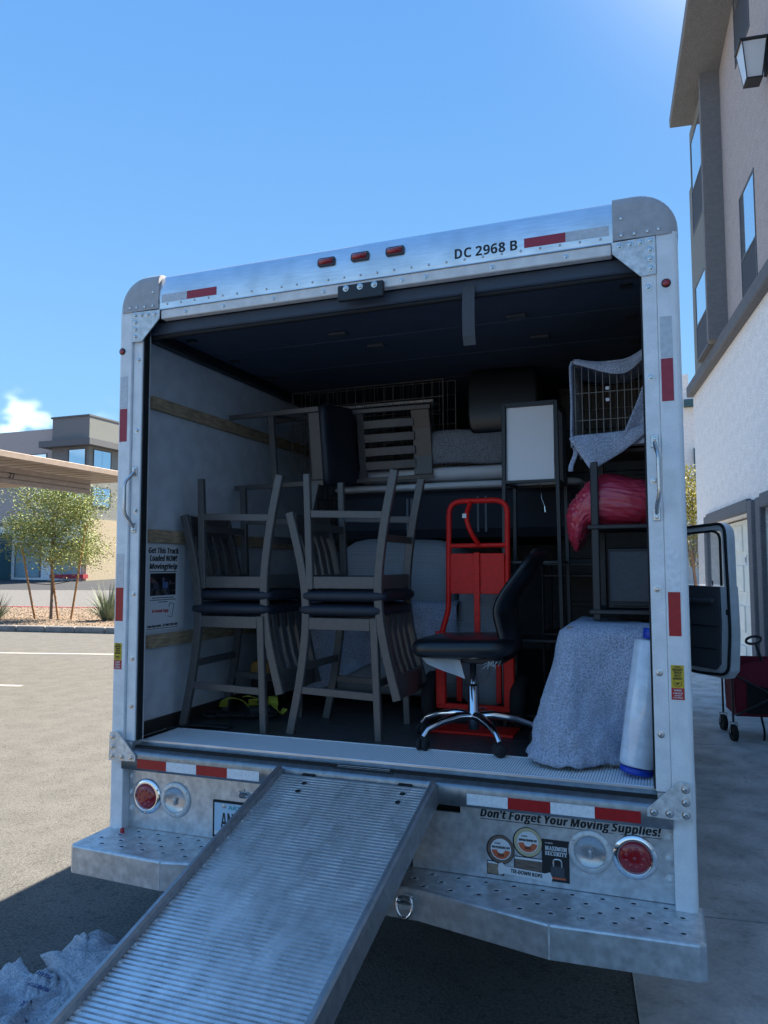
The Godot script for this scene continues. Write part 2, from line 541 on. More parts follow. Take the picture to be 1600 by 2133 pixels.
# ---------------------------------------------------------------- the place
func _ready() -> void:
	var cam := Camera3D.new()
	cam.name = "camera"
	cam.position = Vector3(1.1622, 1.7182, 2.8213)
	cam.rotation = Vector3(deg_to_rad(4.164), deg_to_rad(20.615), deg_to_rad(-0.17))
	cam.fov = 68.1
	cam.near = 0.05
	cam.far = 1500.0
	add_child(cam)
	cam.current = true

	var sun := DirectionalLight3D.new()
	sun.name = "sun"
	add_child(sun)
	sun.look_at_from_position(Vector3.ZERO, Vector3(-0.31, -1.0, 0.86))
	sun.light_color = Color(1.0, 0.96, 0.89)
	sun.light_energy = 1.6
	sun.light_angular_distance = 0.5
	sun.shadow_enabled = true

	var env := Environment.new()
	env.background_mode = Environment.BG_SKY
	var sm := ProceduralSkyMaterial.new()
	sm.sky_top_color = Color(0.037, 0.108, 0.258).linear_to_srgb()
	sm.sky_horizon_color = Color(0.125, 0.24, 0.345).linear_to_srgb()
	sm.sky_curve = 0.26
	sm.ground_bottom_color = Color(0.1, 0.09, 0.075).linear_to_srgb()
	sm.ground_horizon_color = Color(0.1, 0.15, 0.22).linear_to_srgb()
	sm.sun_angle_max = 70.0
	sm.sun_curve = 0.1
	sm.sky_cover = clouds()
	var sky := Sky.new()
	sky.sky_material = sm
	env.sky = sky
	env.tonemap_mode = Environment.TONE_MAPPER_LINEAR
	env.tonemap_exposure = 3.5
	env.sdfgi_enabled = true
	env.ssao_enabled = true
	env.ssil_enabled = true
	var we := WorldEnvironment.new()
	we.name = "world_environment"
	we.environment = env
	add_child(we)

	make_materials()
	hardware()
	ground()
	right_building()
	far_buildings()
	carport()
	planting()
	truck()
	ramp()
	cargo()
	outside_things()

func clouds() -> ImageTexture:
	var w := 2048
	var h := 1024
	var n := FastNoiseLite.new()
	n.seed = 11
	n.noise_type = FastNoiseLite.TYPE_SIMPLEX_SMOOTH
	n.frequency = 1.0
	n.fractal_octaves = 6
	var im := Image.create(w, h, false, Image.FORMAT_RGBA8)
	im.fill(Color(0, 0, 0, 0))
	for y in range(h * 34 / 100, h / 2):
		var el := (0.5 - (y + 0.5) / h) * PI
		for x in w:
			var az := (x + 0.5) / w * TAU
			var d := Vector3(sin(az) * cos(el), sin(el), -cos(az) * cos(el))
			# low heaps of cloud far off, towards the left of the truck
			var left := smoothstep(0.62, 0.74, -d.x)
			var v := n.get_noise_3d(d.x * 14.0, d.y * 34.0, d.z * 14.0) * 1.5 + 0.16
			var band := smoothstep(0.245, 0.17, el) * smoothstep(0.0, 0.06, el)
			var a: float = clamp(smoothstep(0.0, 0.42, v * band + (band - 0.85) * 0.3) * left, 0, 1)
			if a > 0.0:
				im.set_pixel(x, y, Color(1.0, 0.97, 0.94, a * 0.26))
	return ImageTexture.create_from_image(im)

func hardware() -> void:
	var s := S()
	lathe(s, PackedVector2Array([Vector2(0.0155, 0), Vector2(0.0155, 0.002), Vector2(0.0095, 0.0025), Vector2(0.0095, 0.008), Vector2(0.006, 0.0095), Vector2(0, 0.0095)]), 8, Transform3D(Basis(Vector3.RIGHT, PI / 2), Vector3.ZERO))
	bolt_mesh = mesh_of(s)
	s = S()
	lathe(s, PackedVector2Array([Vector2(0.006, 0), Vector2(0.0045, 0.003), Vector2(0, 0.0038)]), 6, Transform3D(Basis(Vector3.RIGHT, PI / 2), Vector3.ZERO))
	rivet_mesh = mesh_of(s)

func bolt(parent: Node, x: float, y: float, z: float, k := 1.0, m := "bolt", b := Basis()) -> void:
	put("bolt", bolt_mesh, M[m], parent, Transform3D(b.scaled(Vector3.ONE * k), Vector3(x, y, z)))

# the lot runs along this direction; the truck stands a little askew to it
const DW := Vector3(-0.11456, 0, -0.99342)
const NW := Vector3(-0.99342, 0, 0.11456)
const W0 := Vector3(2.112, 0, -8.587)

func wl(s_: float, y: float, off: float) -> Vector3:
	return W0 + DW * s_ + Vector3(0, y, 0) + NW * off

func flat(s: SurfaceTool, p: Array, y: float) -> void:
	var a := PackedVector3Array()
	for q in p:
		a.append(Vector3(q[0], y, q[1]))
	quad(s, a[0], a[1], a[2], a[3], a[0] - Vector3(0, 9, 0))

func ground() -> void:
	var s := S()
	flat(s, [[-700, -700], [700, -700], [700, 700], [-700, 700]], -0.05)
	struct("ground", s, M.desert)
	s = S()
	flat(s, [[-60, -32], [40, -32], [40, 40], [-60, 40]], 0.0)
	struct("parking_lot", s, M.asphalt)
	# concrete strip along the building, one slab after another
	s = S()
	var ap := Basis(Vector3(0.99342, 0, -0.11456), Vector3.UP, -DW)
	var o := Vector3(0.98, 0, -0.5)
	box(s, o + ap * Vector3(1.02, -0.02, -6.0), Vector3(2.04, 0.048, 30), 0, ap)
	var apron := struct("concrete_apron", s, M.joint)
	var cuts := [-8.0, -5.0, -3.05, -1.1, 0.78, 2.56, 4.62, 6.6, 8.6, 10.6, 12.6, 14.6]
	for i in cuts.size() - 1:
		s = S()
		var a: float = cuts[i] + 0.009
		var b: float = cuts[i + 1] - 0.009
		box(s, o + ap * Vector3(1.023, -0.001, -(a + b) * 0.5), Vector3(2.038, 0.03, b - a), 0.006, ap)
		part("slab", s, M.concrete, apron)
	# bay lines
	for l in [[Vector2(-19.5, -7.2), Vector2(-5.2, -10.5)], [Vector2(-15.2, -4.16), Vector2(-7.764, -5.828)]]:
		s = S()
		var d: Vector2 = (l[1] - l[0]).normalized() * 0.05
		var q := Vector2(-d.y, d.x)
		flat(s, [[l[0].x + q.x, l[0].y + q.y], [l[1].x + q.x, l[1].y + q.y], [l[1].x - q.x, l[1].y - q.y], [l[0].x - q.x, l[0].y - q.y]], 0.004)
		struct("bay_line", s, M.line_white)
	# planted island: kerb stones, gravel
	var k0 := Vector3(-25.6, 0, -11.99)
	var kd := Vector3(0.994, 0, -0.109)
	var kn := Vector3(-0.109, 0, -0.994)
	var kb := Basis(kd, Vector3.UP, -kn)
	s = S()
	box(s, k0 + kd * 11 + kn * 4.6 + Vector3(0, 0.06, 0), Vector3(22, 0.14, 8.7), 0, kb)
	var bed := struct("gravel_bed", s, M.gravel)
	bed.name = "gravel_bed"
	s = S()
	box(s, k0 + kd * 11 + kn * 0.11 + Vector3(0, 0.03, 0), Vector3(22, 0.1, 0.16), 0, kb)
	var kerb := struct("kerb", s, M.joint)
	for i in 24:
		s = S()
		box(s, k0 + kd * (0.46 + i * 0.92) + kn * 0.1 + Vector3(0, 0.075, 0), Vector3(0.905, 0.17, 0.2), 0.022, kb)
		part("kerb_stone", s, M.kerb, kerb)
	s = S()
	box(s, k0 + kd * 11 + kn * 9.05 + Vector3(0, 0.07, 0), Vector3(22, 0.17, 0.2), 0.02, kb)
	struct("back_kerb", s, M.red_kerb)
	# loose stones on the bed
	var st := S()
	rng.seed = 3
	var ico := [Vector3(1, 0, 0), Vector3(-1, 0, 0), Vector3(0, 1, 0), Vector3(0, -1, 0), Vector3(0, 0, 1), Vector3(0, 0, -1)]
	for f in [[0, 2, 4], [4, 2, 1], [1, 2, 5], [5, 2, 0], [0, 3, 4], [4, 3, 1], [1, 3, 5], [5, 3, 0]]:
		tri(st, ico[f[0]], ico[f[1]], ico[f[2]], Vector3.ZERO)
	var mm := MultiMesh.new()
	mm.transform_format = MultiMesh.TRANSFORM_3D
	mm.use_colors = true
	mm.mesh = mesh_of(st)
	mm.instance_count = 9000
	for i in 9000:
		var p := k0 + kd * rng.randf_range(0.2, 21.8) + kn * (0.25 + 8.5 * pow(rng.randf(), 1.4)) + Vector3(0, 0.13, 0)
		var b := Basis.from_euler(Vector3(rng.randf() * TAU, rng.randf() * TAU, rng.randf() * TAU)).scaled(Vector3(1, 0.7, 1) * rng.randf_range(0.018, 0.05))
		mm.set_instance_transform(i, Transform3D(b, p))
		var g := rng.randf_range(0.55, 1.15)
		mm.set_instance_color(i, Color(0.26 * g, 0.19 * g, 0.13 * g * rng.randf_range(0.85, 1.1)))
	var mi := MultiMeshInstance3D.new()
	mi.name = "gravel_stones"
	mi.multimesh = mm
	mi.material_override = M.stone
	M.stone.albedo_color = Color.WHITE
	add_child(mi)
	tag(mi, "loose tan gravel stones covering the planted island", "gravel")
	stuff(mi)
	# road beyond, climbing a little towards the far houses
	s = S()
	quad(s, Vector3(-70, 0.004, -14), Vector3(-14, 0.004, -25), Vector3(-24, 0.42, -34), Vector3(-74, 0.42, -26), Vector3(-40, -9, -24))
	struct("cross_road", s, M.asphalt_old)
	s = S()
	quad(s, Vector3(-74, 0.42, -26), Vector3(-24, 0.42, -34), Vector3(-22, 1.2, -60), Vector3(-74, 1.2, -48), Vector3(-40, -9, -40))
	struct("side_road", s, M.asphalt_new)
	s = S()
	box(s, Vector3(-41.6, 0.52, -30.6), Vector3(0.25, 0.17, 7.0), 0.02, Basis(Vector3.UP, -1.35))
	struct("red_kerb", s, M.red_kerb)

func window(parent: Node, c: Vector3, w: float, h: float, b: Basis, split := true, shade := false, rim := 0.05) -> void:
	# frame proud of the wall, panes set back inside it; local x along the wall, local z out of it
	var s := S()
	var t := rim
	for q in [[-w / 2 + t / 2, 0, t, h], [w / 2 - t / 2, 0, t, h], [0, h / 2 - t / 2, w - 2 * t, t], [0, -h / 2 + t / 2, w - 2 * t, t]]:
		box(s, c + b * Vector3(q[0], q[1], 0.0), Vector3(q[2], q[3], 0.08), 0.0, b)
	var f := part("window", s, M.window_frame, parent)
	s = S()
	if split:
		for i in [-1.0, 1.0]:
			s = S()
			box(s, c + b * Vector3(i * (w - 2 * t) * 0.25, 0, -0.01 + i * 0.008), Vector3((w - 2 * t) * 0.5 + 0.01, h - 2 * t, 0.012), 0, b)
			part("pane", s, M.sky_glass, f)
	else:
		var hh := (h - 2 * t) * (0.55 if shade else 1.0)
		box(s, c + b * Vector3(0, (h - 2 * t) * 0.5 - hh * 0.5, 0.026), Vector3(w - 2 * t, hh, 0.012), 0, b)
		part("pane", s, M.sky_glass, f)
		if shade:
			s = S()
			var h2 := (h - 2 * t) - hh
			box(s, c + b * Vector3(0, -(h - 2 * t) * 0.5 + h2 * 0.5, 0.026), Vector3(w - 2 * t, h2 - 0.03, 0.014), 0, b)
			part("screen", s, M.screen, f)
			s = S()
			box(s, c + b * Vector3(0, -(h - 2 * t) * 0.5 + h2, 0.026), Vector3(w - 2 * t, 0.03, 0.03), 0, b)
			part("rail", s, M.window_frame, f)

func right_building() -> void:
	var g := thing("apartment_building", "pale stucco apartment block with garage doors close beside the truck", "building", W0)
	var wb := Basis(-DW, Vector3.UP, NW)           # x towards the camera, z out of the wall
	g.rotation = Vector3.ZERO
	var L := func(s_: float, y: float, off: float) -> Vector3: return DW * s_ + Vector3(0, y, 0) + NW * off
	# ground floor wall with two garage openings
	var spans := [[-0.55, 2.6, 0.0, 2.43], [-4.3, -1.25, 0.0, 2.43]]
	var s := S()
	var edges := [[3.9, 2.6], [-0.55, -1.25], [-4.3, -16.0]]
	for e in edges:
		box(s, L.call((e[0] + e[1]) * 0.5, 2.46, -0.2), Vector3(abs(e[0] - e[1]), 4.92, 0.4), 0, wb)
	for q in spans:
		box(s, L.call((q[0] + q[1]) * 0.5, (4.92 + q[3]) * 0.5, -0.2), Vector3(q[1] - q[0], 4.92 - q[3], 0.4), 0, wb)
	part("lower_wall", s, M.stucco_white, g)
	s = S()
	box(s, L.call(3.7, 2.46, -4.2), Vector3(0.4, 4.92, 7.6), 0, wb)
	part("end_wall", s, M.stucco_white, g)
	for q in spans:
		var mid: float = (q[0] + q[1]) * 0.5
		var wd: float = q[1] - q[0]
		s = S()
		for e in [[q[0] - 0.12, 1.28, 0.24, 2.56], [q[1] + 0.12, 1.28, 0.24, 2.56]]:
			box(s, L.call(e[0], e[1], 0.02), Vector3(e[2], e[3], 0.08), 0.01, wb)
		box(s, L.call(mid, 2.51, 0.021), Vector3(wd - 0.002, 0.17, 0.08), 0.01, wb)
		part("door_casing", s, M.belt, g)
		s = S()
		box(s, L.call(mid, 1.2, -0.24), Vector3(wd, 2.4, 0.05), 0, wb)
		var d := part("garage_door", s, M.garage, g)
		for r in 4:
			for c in 4:
				s = S()
				box(s, L.call(mid + (c - 1.5) * wd * 0.245, 0.33 + r * 0.6, -0.21), Vector3(wd * 0.2, 0.4, 0.03), 0.012, wb)
				part("panel", s, M.garage, d)
	var sg := S()
	box(sg, L.call(-0.43, 1.8, 0.066), Vector3(0.09, 0.12, 0.01), 0, wb)
	var pl := part("number_plate", sg, M.paper, g)
	text(pl, "lettering", "21", L.call(-0.43, 1.8, 0.073), 0.06, 0.06, M.ink, wb)
	# belt course
	s = S()
	box(s, L.call(-6.05, 5.0, -0.1), Vector3(19.9, 0.2, 0.44), 0.015, wb)
	part("belt_course", s, M.belt, g)
	# upper storeys
	s = S()
	box(s, L.call(-7.6, 7.95, -0.25), Vector3(16.7, 5.7, 0.4), 0, wb)
	part("upper_wall", s, M.stucco_pink, g)
	# corner bay
	s = S()
	box(s, L.call(0.8, 7.35, 0.07), Vector3(0.12, 4.5, 0.32), 0, wb)
	part("bay_return", s, M.stucco_dark, g)
	s = S()
	box(s, L.call(1.5, 7.1, -0.08), Vector3(1.26, 4.0, 0.54), 0.01, wb)
	part("bay_front", s, M.stucco_green, g)
	s = S()
	box(s, L.call(3.0, 7.0, -0.24), Vector3(1.7, 3.8, 0.4), 0.01, wb)
	part("set_back_wall", s, M.stucco_green, g)
	window(g, L.call(1.5, 8.05, 0.16), 1.0, 1.6, wb, false, true, 0.025)
	window(g, L.call(1.5, 5.72, 0.16), 1.0, 1.25, wb, false, true, 0.025)
	window(g, L.call(-0.72, 5.92, -0.08), 0.86, 1.62, wb, false, true, 0.025)
	window(g, L.call(-0.8, 9.4, -0.08), 0.86, 1.7, wb, false, true, 0.025)
	window(g, L.call(-4.5, 5.92, -0.08), 0.86, 1.62, wb, false, true, 0.025)
	# sloping roof slab with its soffit
	s = S()
	var a: Vector3 = L.call(1.75, 9.02, 0.55)
	var b: Vector3 = L.call(-0.7, 9.62, 0.55)
	var rd := (a - b).normalized()
	var rb := Basis(-rd, rd.cross(NW).normalized(), NW)
	if rb.y.y < 0:
		rb = Basis(-rd, -rb.y, NW)
	box(s, (a + b) * 0.5 - NW * 1.6 + rb.y * 0.09 , Vector3((a - b).length(), 0.18, 3.2), 0.01, rb)
	part("roof", s, M.eave, g)
	# far body so that the block is closed
	s = S()
	box(s, L.call(-6.3, 5.2, -6.0), Vector3(19.4, 10.4, 10.9), 0, wb)
	part("core", s, M.stucco_pink, g)

	# wall lantern
	var at := wl(-2.06, 7.5, 0.0) - W0
	var lamp := thing("wall_lantern", "metal wall lantern with glass panes high on the stucco wall", "wall lamp", W0)
	var bs := wb
	s = S()
	box(s, at + bs * Vector3(0, 0.02, -0.02), Vector3(0.12, 0.3, 0.04), 0.005, bs)
	part("back_plate", s, M.black_metal, lamp)
	s = S()
	box(s, at + bs * Vector3(0, 0.24, 0.12), Vector3(0.32, 0.03, 0.34), 0.008, bs)
	for q in [[-1, -1], [1, -1], [1, 1], [-1, 1]]:
		sweep(s, PackedVector3Array([at + bs * Vector3(q[0] * 0.145, 0.23, 0.13 + q[1] * 0.13), at + bs * Vector3(q[0] * 0.09, -0.2, 0.13 + q[1] * 0.08)]), rect(0.01, 0.01, 0.002))
	box(s, at + bs * Vector3(0, -0.2, 0.13), Vector3(0.2, 0.02, 0.18), 0.004, bs)
	part("frame", s, M.black_metal, lamp)
	for q in [[0, 1], [0, -1], [1, 0], [-1, 0]]:
		s = S()
		var n := Vector3(q[0], 0, q[1])
		var t := Vector3(q[1], 0, q[0])
		quad(s, at + bs * (Vector3(0, 0.22, 0.13) + n * 0.135 + t * 0.135), at + bs * (Vector3(0, 0.22, 0.13) + n * 0.135 - t * 0.135), at + bs * (Vector3(0, -0.18, 0.13) + n * 0.082 - t * 0.085), at + bs * (Vector3(0, -0.18, 0.13) + n * 0.082 + t * 0.085), at)
		part("pane", s, M.frosted, lamp)

func slab(parent: Node, called: String, m: String, x0: float, x1: float, y0: float, y1: float, z0: float, z1: float) -> MeshInstance3D:
	return bpart(called, M[m], parent, x0, x1, y0, y1, z0, z1)

func far_buildings() -> void:
	# three storey block behind the island: corner tower and a wing
	var g := thing("apartment_building", "three storey block with grey corner tower across the lot, behind the carport", "building", Vector3(-40.1, 0, -42.9))
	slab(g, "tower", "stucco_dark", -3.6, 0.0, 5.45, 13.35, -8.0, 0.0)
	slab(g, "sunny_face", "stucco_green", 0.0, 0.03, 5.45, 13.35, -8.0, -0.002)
	slab(g, "base_wall", "stucco_beige", -0.4, 0.1, 0.6, 5.45, -14.0, 0.05)
	slab(g, "base_front", "stucco_white", -3.6, -0.4, 0.6, 5.448, -7.0, 0.05)
	slab(g, "cornice", "belt", -4.2, 0.75, 11.02, 11.5, -9.0, 0.75)
	slab(g, "parapet_cap", "belt", -3.7, 0.08, 13.35, 13.47, -8.1, 0.1)
	var id := Basis()
	var ry := Basis(Vector3.UP, PI / 2)
	for c in [[-1.1, 10.1], [-1.1, 7.2]]:
		window(g, Vector3(c[0], c[1], 0.03), 1.7, 1.5, id)
	for c in [[-1.45, 10.1], [-1.45, 7.2]]:
		window(g, Vector3(0.06, c[1], c[0]), 2.0, 1.5, ry)
	slab(g, "side_wall", "stucco_pink", -4.0, -0.45, 0.6, 12.0, -14.0, -8.0)
	slab(g, "wing", "stucco_pink", -16.0, -3.6, 5.2, 12.75, -8.0, -0.7)
	slab(g, "wing_base", "stucco_white", -16.0, -3.6, 0.3, 5.2, -8.0, -0.5)
	slab(g, "wing_band", "belt", -16.0, -3.6, 5.1, 5.3, -0.7, -0.42)
	window(g, Vector3(-5.6, 10.3, -0.67), 1.7, 1.0, id)
	window(g, Vector3(-10.0, 10.3, -0.67), 1.7, 1.4, id)
	for x in [-1.85, -6.2]:
		var z := 0.06 if x > -3.0 else -0.49
		slab(g, "garage_surround", "belt", x - 1.35, x + 1.35, 1.0, 3.7, z - 0.02, z + 0.02)
		var d := slab(g, "garage_door", "garage_blue", x - 1.2, x + 1.2, 1.0, 3.52, z - 0.01, z + 0.04)
		for r in 4:
			slab(d, "panel", "garage_blue", x - 1.1, x + 1.1, 1.1 + r * 0.6, 1.62 + r * 0.6, z + 0.03, z + 0.06)
	slab(g, "teal_wall", "teal_wall", -12.0, -7.9, 0.3, 4.5, -0.5, 0.6)
	slab(g, "red_kerb_edge", "red_kerb", -2.6, 0.6, 0.95, 1.25, 0.4, 0.9)
	var l := slab(g, "sconce", "cap", 0.03, 0.35, 7.7, 7.95, -5.2, -4.6)
	l.name = "sconce"
	# pale block seen past the right side of the truck
	var h := thing("apartment_building", "distant cream block with teal balcony seen between truck and garage wall", "building", Vector3(2.3, 0, -45))
	slab(h, "wall", "stucco_white", -6.0, 0.55, 0.0, 12.2, -10.0, 0.0)
	slab(h, "tower", "stucco_white", -6.0, 0.2, 12.2, 13.1, -10.0, 0.0)
	slab(h, "recess_wall", "stucco_white", 0.55, 6.0, 0.0, 12.0, -10.0, -0.7)
	slab(h, "canopy", "teal_wall", -0.1, 4.0, 11.1, 11.5, -0.7, 0.5)
	slab(h, "balcony_front", "teal_wall", 0.35, 4.0, 6.6, 8.6, -0.7, 0.35)
	slab(h, "balcony_floor", "belt", 0.35, 4.0, 6.4, 6.6, -0.7, 0.35)
	window(h, Vector3(1.5, 9.9, -0.66), 1.7, 2.3, id)
	window(h, Vector3(1.5, 5.1, -0.66), 1.7, 2.2, id)
	slab(h, "base_band", "teal_wall", 0.55, 6.0, 0.0, 3.0, -0.7, -0.45)

func carport() -> void:
	var g := thing("carport", "tan steel carport roof numbered 27 at the left edge", "carport", Vector3(-8.2, 0, -6.6))
	# runs along the lot; local coordinates from the point above
	var d := Vector3(-0.03, 0, -1.0).normalized()
	var b := Basis(Vector3(1, 0, -0.03).normalized(), Vector3.UP, -d)
	var end := -1.02
	var s := S()
	# purlin with three pressed ribs
	var prof := PackedVector2Array()
	for p in [[0.0, 0.0], [0.03, 0.0], [0.03, 0.07], [0.012, 0.078], [0.012, 0.085], [0.03, 0.093], [0.03, 0.155], [0.012, 0.163], [0.012, 0.17], [0.03, 0.178], [0.03, 0.25], [0.0, 0.25]]:
		prof.append(Vector2(p[0], p[1]))
	prism(s, prof, 9.0, Transform3D(b, b * Vector3(0, 2.99, end)))
	var pu := part("purlin", s, M.tan_steel, g)
	text(pu, "lettering", "27", b * Vector3(0.032, 3.12, 0.72), 0.115, 0.085, M.ink, b * Basis(Vector3.UP, PI / 2))
	s = S()
	prism(s, prof, 9.0, Transform3D(b, b * Vector3(-2.6, 2.94, end)))
	part("purlin", s, M.tan_steel, g)
	# ribbed roof sheets
	for i in 14:
		s = S()
		var z0 := end - 0.9 + i * 0.75
		for k in 3:
			box(s, b * Vector3(-2.1, 3.30, z0 + 0.125 + k * 0.25), Vector3(5.4, 0.015, 0.21), 0, b)
			box(s, b * Vector3(-2.1, 3.318, z0 + 0.25 + k * 0.25), Vector3(5.4, 0.03, 0.04), 0, b)
		part("roof_sheet", s, M.tan_steel, g)
	s = S()
	box(s, b * Vector3(0.61, 3.325, end - 0.9 + 5.25), Vector3(0.03, 0.09, 10.5), 0.005, b)
	part("edge_trim", s, M.tan_steel, g)
	for z in [2.2, 7.0]:
		s = S()
		box(s, b * Vector3(-2.2, 2.86, z), Vector3(4.8, 0.26, 0.12), 0.01, b)
		part("beam", s, M.tan_steel, g)
		s = S()
		box(s, b * Vector3(-3.6, 1.365, z), Vector3(0.16, 2.73, 0.16), 0.01, b)
		part("post", s, M.tan_steel, g)

func tree(at: Vector3, r: Vector3, cy: float, trunk_h: float, leaves: int, sd: int, label: String, tint: Color, size: float) -> Node3D:
	var g := thing("young_tree", label, "tree", at)
	rng.seed = sd
	var s := S(true)
	tube(s, PackedVector3Array([Vector3(0, -0.05, 0), Vector3(0.02, trunk_h * 0.5, 0.01), Vector3(-0.03, trunk_h, 0), Vector3(0.0, cy + r.y * 0.5, 0.02)]), 0.05, 7, PackedFloat32Array([1.1, 0.9, 0.75, 0.25]))
	var tips := []
	for i in 16:
		var a := rng.randf() * TAU
		var h := rng.randf_range(trunk_h * 0.8, cy + r.y * 0.2)
		var e := Vector3(cos(a) * r.x * rng.randf_range(0.4, 0.8), cy + rng.randf_range(-0.75, 0.8) * r.y, sin(a) * r.z * rng.randf_range(0.4, 0.8))
		var st := Vector3(-0.02, h, 0)
		tube(s, PackedVector3Array([st, st.lerp(e, 0.5) + Vector3(0, 0.1, 0), e]), 0.016, 5, PackedFloat32Array([1.0, 0.7, 0.3]))
		tips.append(e)
		for k in 3:
			var e2: Vector3 = e + Vector3(rng.randf_range(-1, 1), rng.randf_range(-0.6, 0.7), rng.randf_range(-1, 1)) * 0.45 * r.x
			tube(s, PackedVector3Array([e.lerp(st, 0.3), e2]), 0.008, 4, PackedFloat32Array([1.0, 0.4]))
			tips.append(e2)
	part("trunk", s, M.bark, g)
	s = S()
	for i in leaves:
		var p: Vector3
		if i % 3 > 0:
			var t: Vector3 = tips[rng.randi() % tips.size()]
			p = t + Vector3(rng.randfn(), rng.randfn() * 0.8, rng.randfn()) * 0.19 * r.x
		else:
			var v := Vector3(rng.randfn(), rng.randfn(), rng.randfn()).normalized() * pow(rng.randf(), 0.45)
			p = Vector3(v.x * r.x, cy + v.y * r.y, v.z * r.z)
		var bb := Basis.from_euler(Vector3(rng.randf_range(-0.9, 0.9), rng.randf() * TAU, rng.randf_range(-0.9, 0.9)))
		var k := size * rng.randf_range(0.6, 1.35)
		var g_ := rng.randf_range(0.55, 1.35)
		s.set_color(Color(tint.r * g_ * rng.randf_range(0.85, 1.2), tint.g * g_, tint.b * g_))
		quad(s, p + bb * Vector3(-k, 0, 0), p + bb * Vector3(0, k * 0.15, k * 0.45), p + bb * Vector3(k, 0, 0), p + bb * Vector3(0, -k * 0.1, -k * 0.45), p - Vector3(0, 1, 0))
	part("crown", s, M.leaf, g)
	return g

func tuft(at: Vector3, n: int, len: float, sd: int, label: String) -> void:
	rng.seed = sd
	var g := thing("desert_grass", label, "plant", at, 0, "grey green tufts on the gravel island")
	var s := S()
	for i in n:
		var a := rng.randf() * TAU
		var lean := rng.randf_range(0.1, 1.15)
		var l := len * rng.randf_range(0.6, 1.1)
		var d := Vector3(cos(a) * sin(lean), cos(lean), sin(a) * sin(lean))
		var side := Vector3(-sin(a), 0, cos(a)) * 0.012
		var p0 := Vector3(cos(a), 0, sin(a)) * rng.randf_range(0, 0.14)
		var c := rng.randf_range(0.6, 1.2)
		s.set_color(Color(0.20 * c, 0.235 * c, 0.15 * c))
		var p1 := p0 + d * l * 0.55
		var p2 := p0 + d * l + Vector3(0, -0.22 * l * lean, 0)
		quad(s, p0 - side, p0 + side, p1 + side, p1 - side, Vector3(0, -3, 0))
		tri(s, p1 - side, p1 + side, p2, Vector3(0, -3, 0))
	part("blades", s, M.blade, g)

func planting() -> void:
	tree(Vector3(-16.98, 0.12, -15.83), Vector3(1.45, 1.25, 1.45), 2.85, 1.7, 26000, 21, "young tree with pale green leaves tied to stakes on gravel island", Color(0.255, 0.30, 0.085), 0.036)
	for q in [[Vector3(-17.42, 0, -15.65), Vector3(-17.85, 2.3, -15.45), "leftmost wooden stake beside the young tree trunk"], [Vector3(-16.75, 0, -15.9), Vector3(-17.05, 2.2, -15.78), "middle wooden stake right against the young tree trunk"], [Vector3(-16.35, 0, -15.98), Vector3(-15.9, 3.0, -16.05), "rightmost wooden stake leaning away from the young tree"]]:
		var s := S(true)
		tube(s, PackedVector3Array([q[0] + Vector3(0, 0.05, 0), (q[0] + q[1]) * 0.5, q[1] + Vector3(0, 0.1, 0)]), 0.035, 7, PackedFloat32Array([1, 0.95, 0.9]))
		tag(part("tree_stake", s, M.stake, self), q[2], "stake", "stakes holding the young tree")
	var tie := S()
	tube(tie, PackedVector3Array([Vector3(-17.6, 1.25, -15.58), Vector3(-17.0, 1.2, -15.82), Vector3(-16.15, 1.35, -16.0)]), 0.012, 5)
	tag(part("tree_tie", tie, M.black, self), "black tie strung between the stakes and the young tree", "tie")
	tuft(Vector3(-18.6, 0.12, -15.2), 190, 0.95, 5, "grey green grass tuft at the far left end of gravel island")
	tuft(Vector3(-14.85, 0.12, -15.9), 260, 1.25, 6, "large grey green grass tuft beside the truck's left post")
	tuft(Vector3(-29.5, 0.1, -22.5), 160, 1.2, 8, "small dark grass tuft by the teal wall across the road")
	tree(Vector3(1.9, 0, -23.1), Vector3(1.0, 1.7, 1.0), 3.3, 1.5, 8000, 33, "yellow green young tree seen through the open cab door window", Color(0.36, 0.34, 0.05), 0.05)
	var s2 := S(true)
	tube(s2, PackedVector3Array([Vector3(2.05, -0.02, -22.8), Vector3(1.92, 1.1, -22.9), Vector3(1.8, 2.2, -23.0)]), 0.035, 6)
	tag(part("tree_stake", s2, M.stake, self), "orange wooden stake at the yellow green tree beyond the cab", "stake")
	rng.seed = 9
	var g := thing("flowering_shrub", "low dark shrub with red flowers beyond the open cab door", "shrub", Vector3(1.2, -0.05, -21.5))
	var s := S()
	for i in 900:
		var v := Vector3(rng.randfn(), abs(rng.randfn()), rng.randfn()) * Vector3(0.3, 0.45, 0.3)
		var bb := Basis.from_euler(Vector3(rng.randf() * 3, rng.randf() * TAU, rng.randf() * 3))
		var c := rng.randf_range(0.5, 1.2)
		s.set_color(Color(0.3 * c, 0.03 * c, 0.05 * c) if i % 7 == 0 else Color(0.05 * c, 0.1 * c, 0.04 * c))
		quad(s, v + bb * Vector3(-0.06, 0, 0), v + bb * Vector3(0, 0, 0.03), v + bb * Vector3(0.06, 0, 0), v + bb * Vector3(0, 0, -0.03), Vector3(0, -2, 0))
	part("leaves", s, M.leaf, g)

# ---------------------------------------------------------------- the truck
# an open outline (z, y) carried along x, smooth
func strip(s: SurfaceTool, prof: PackedVector2Array, x0: float, x1: float, ref: Vector2) -> void:
	s.set_smooth_group(0)
	for i in prof.size() - 1:
		var a := prof[i]
		var b := prof[i + 1]
		quad(s, Vector3(x0, a.y, a.x), Vector3(x1, a.y, a.x), Vector3(x1, b.y, b.x), Vector3(x0, b.y, b.x), Vector3((x0 + x1) * 0.5, ref.y, ref.x))

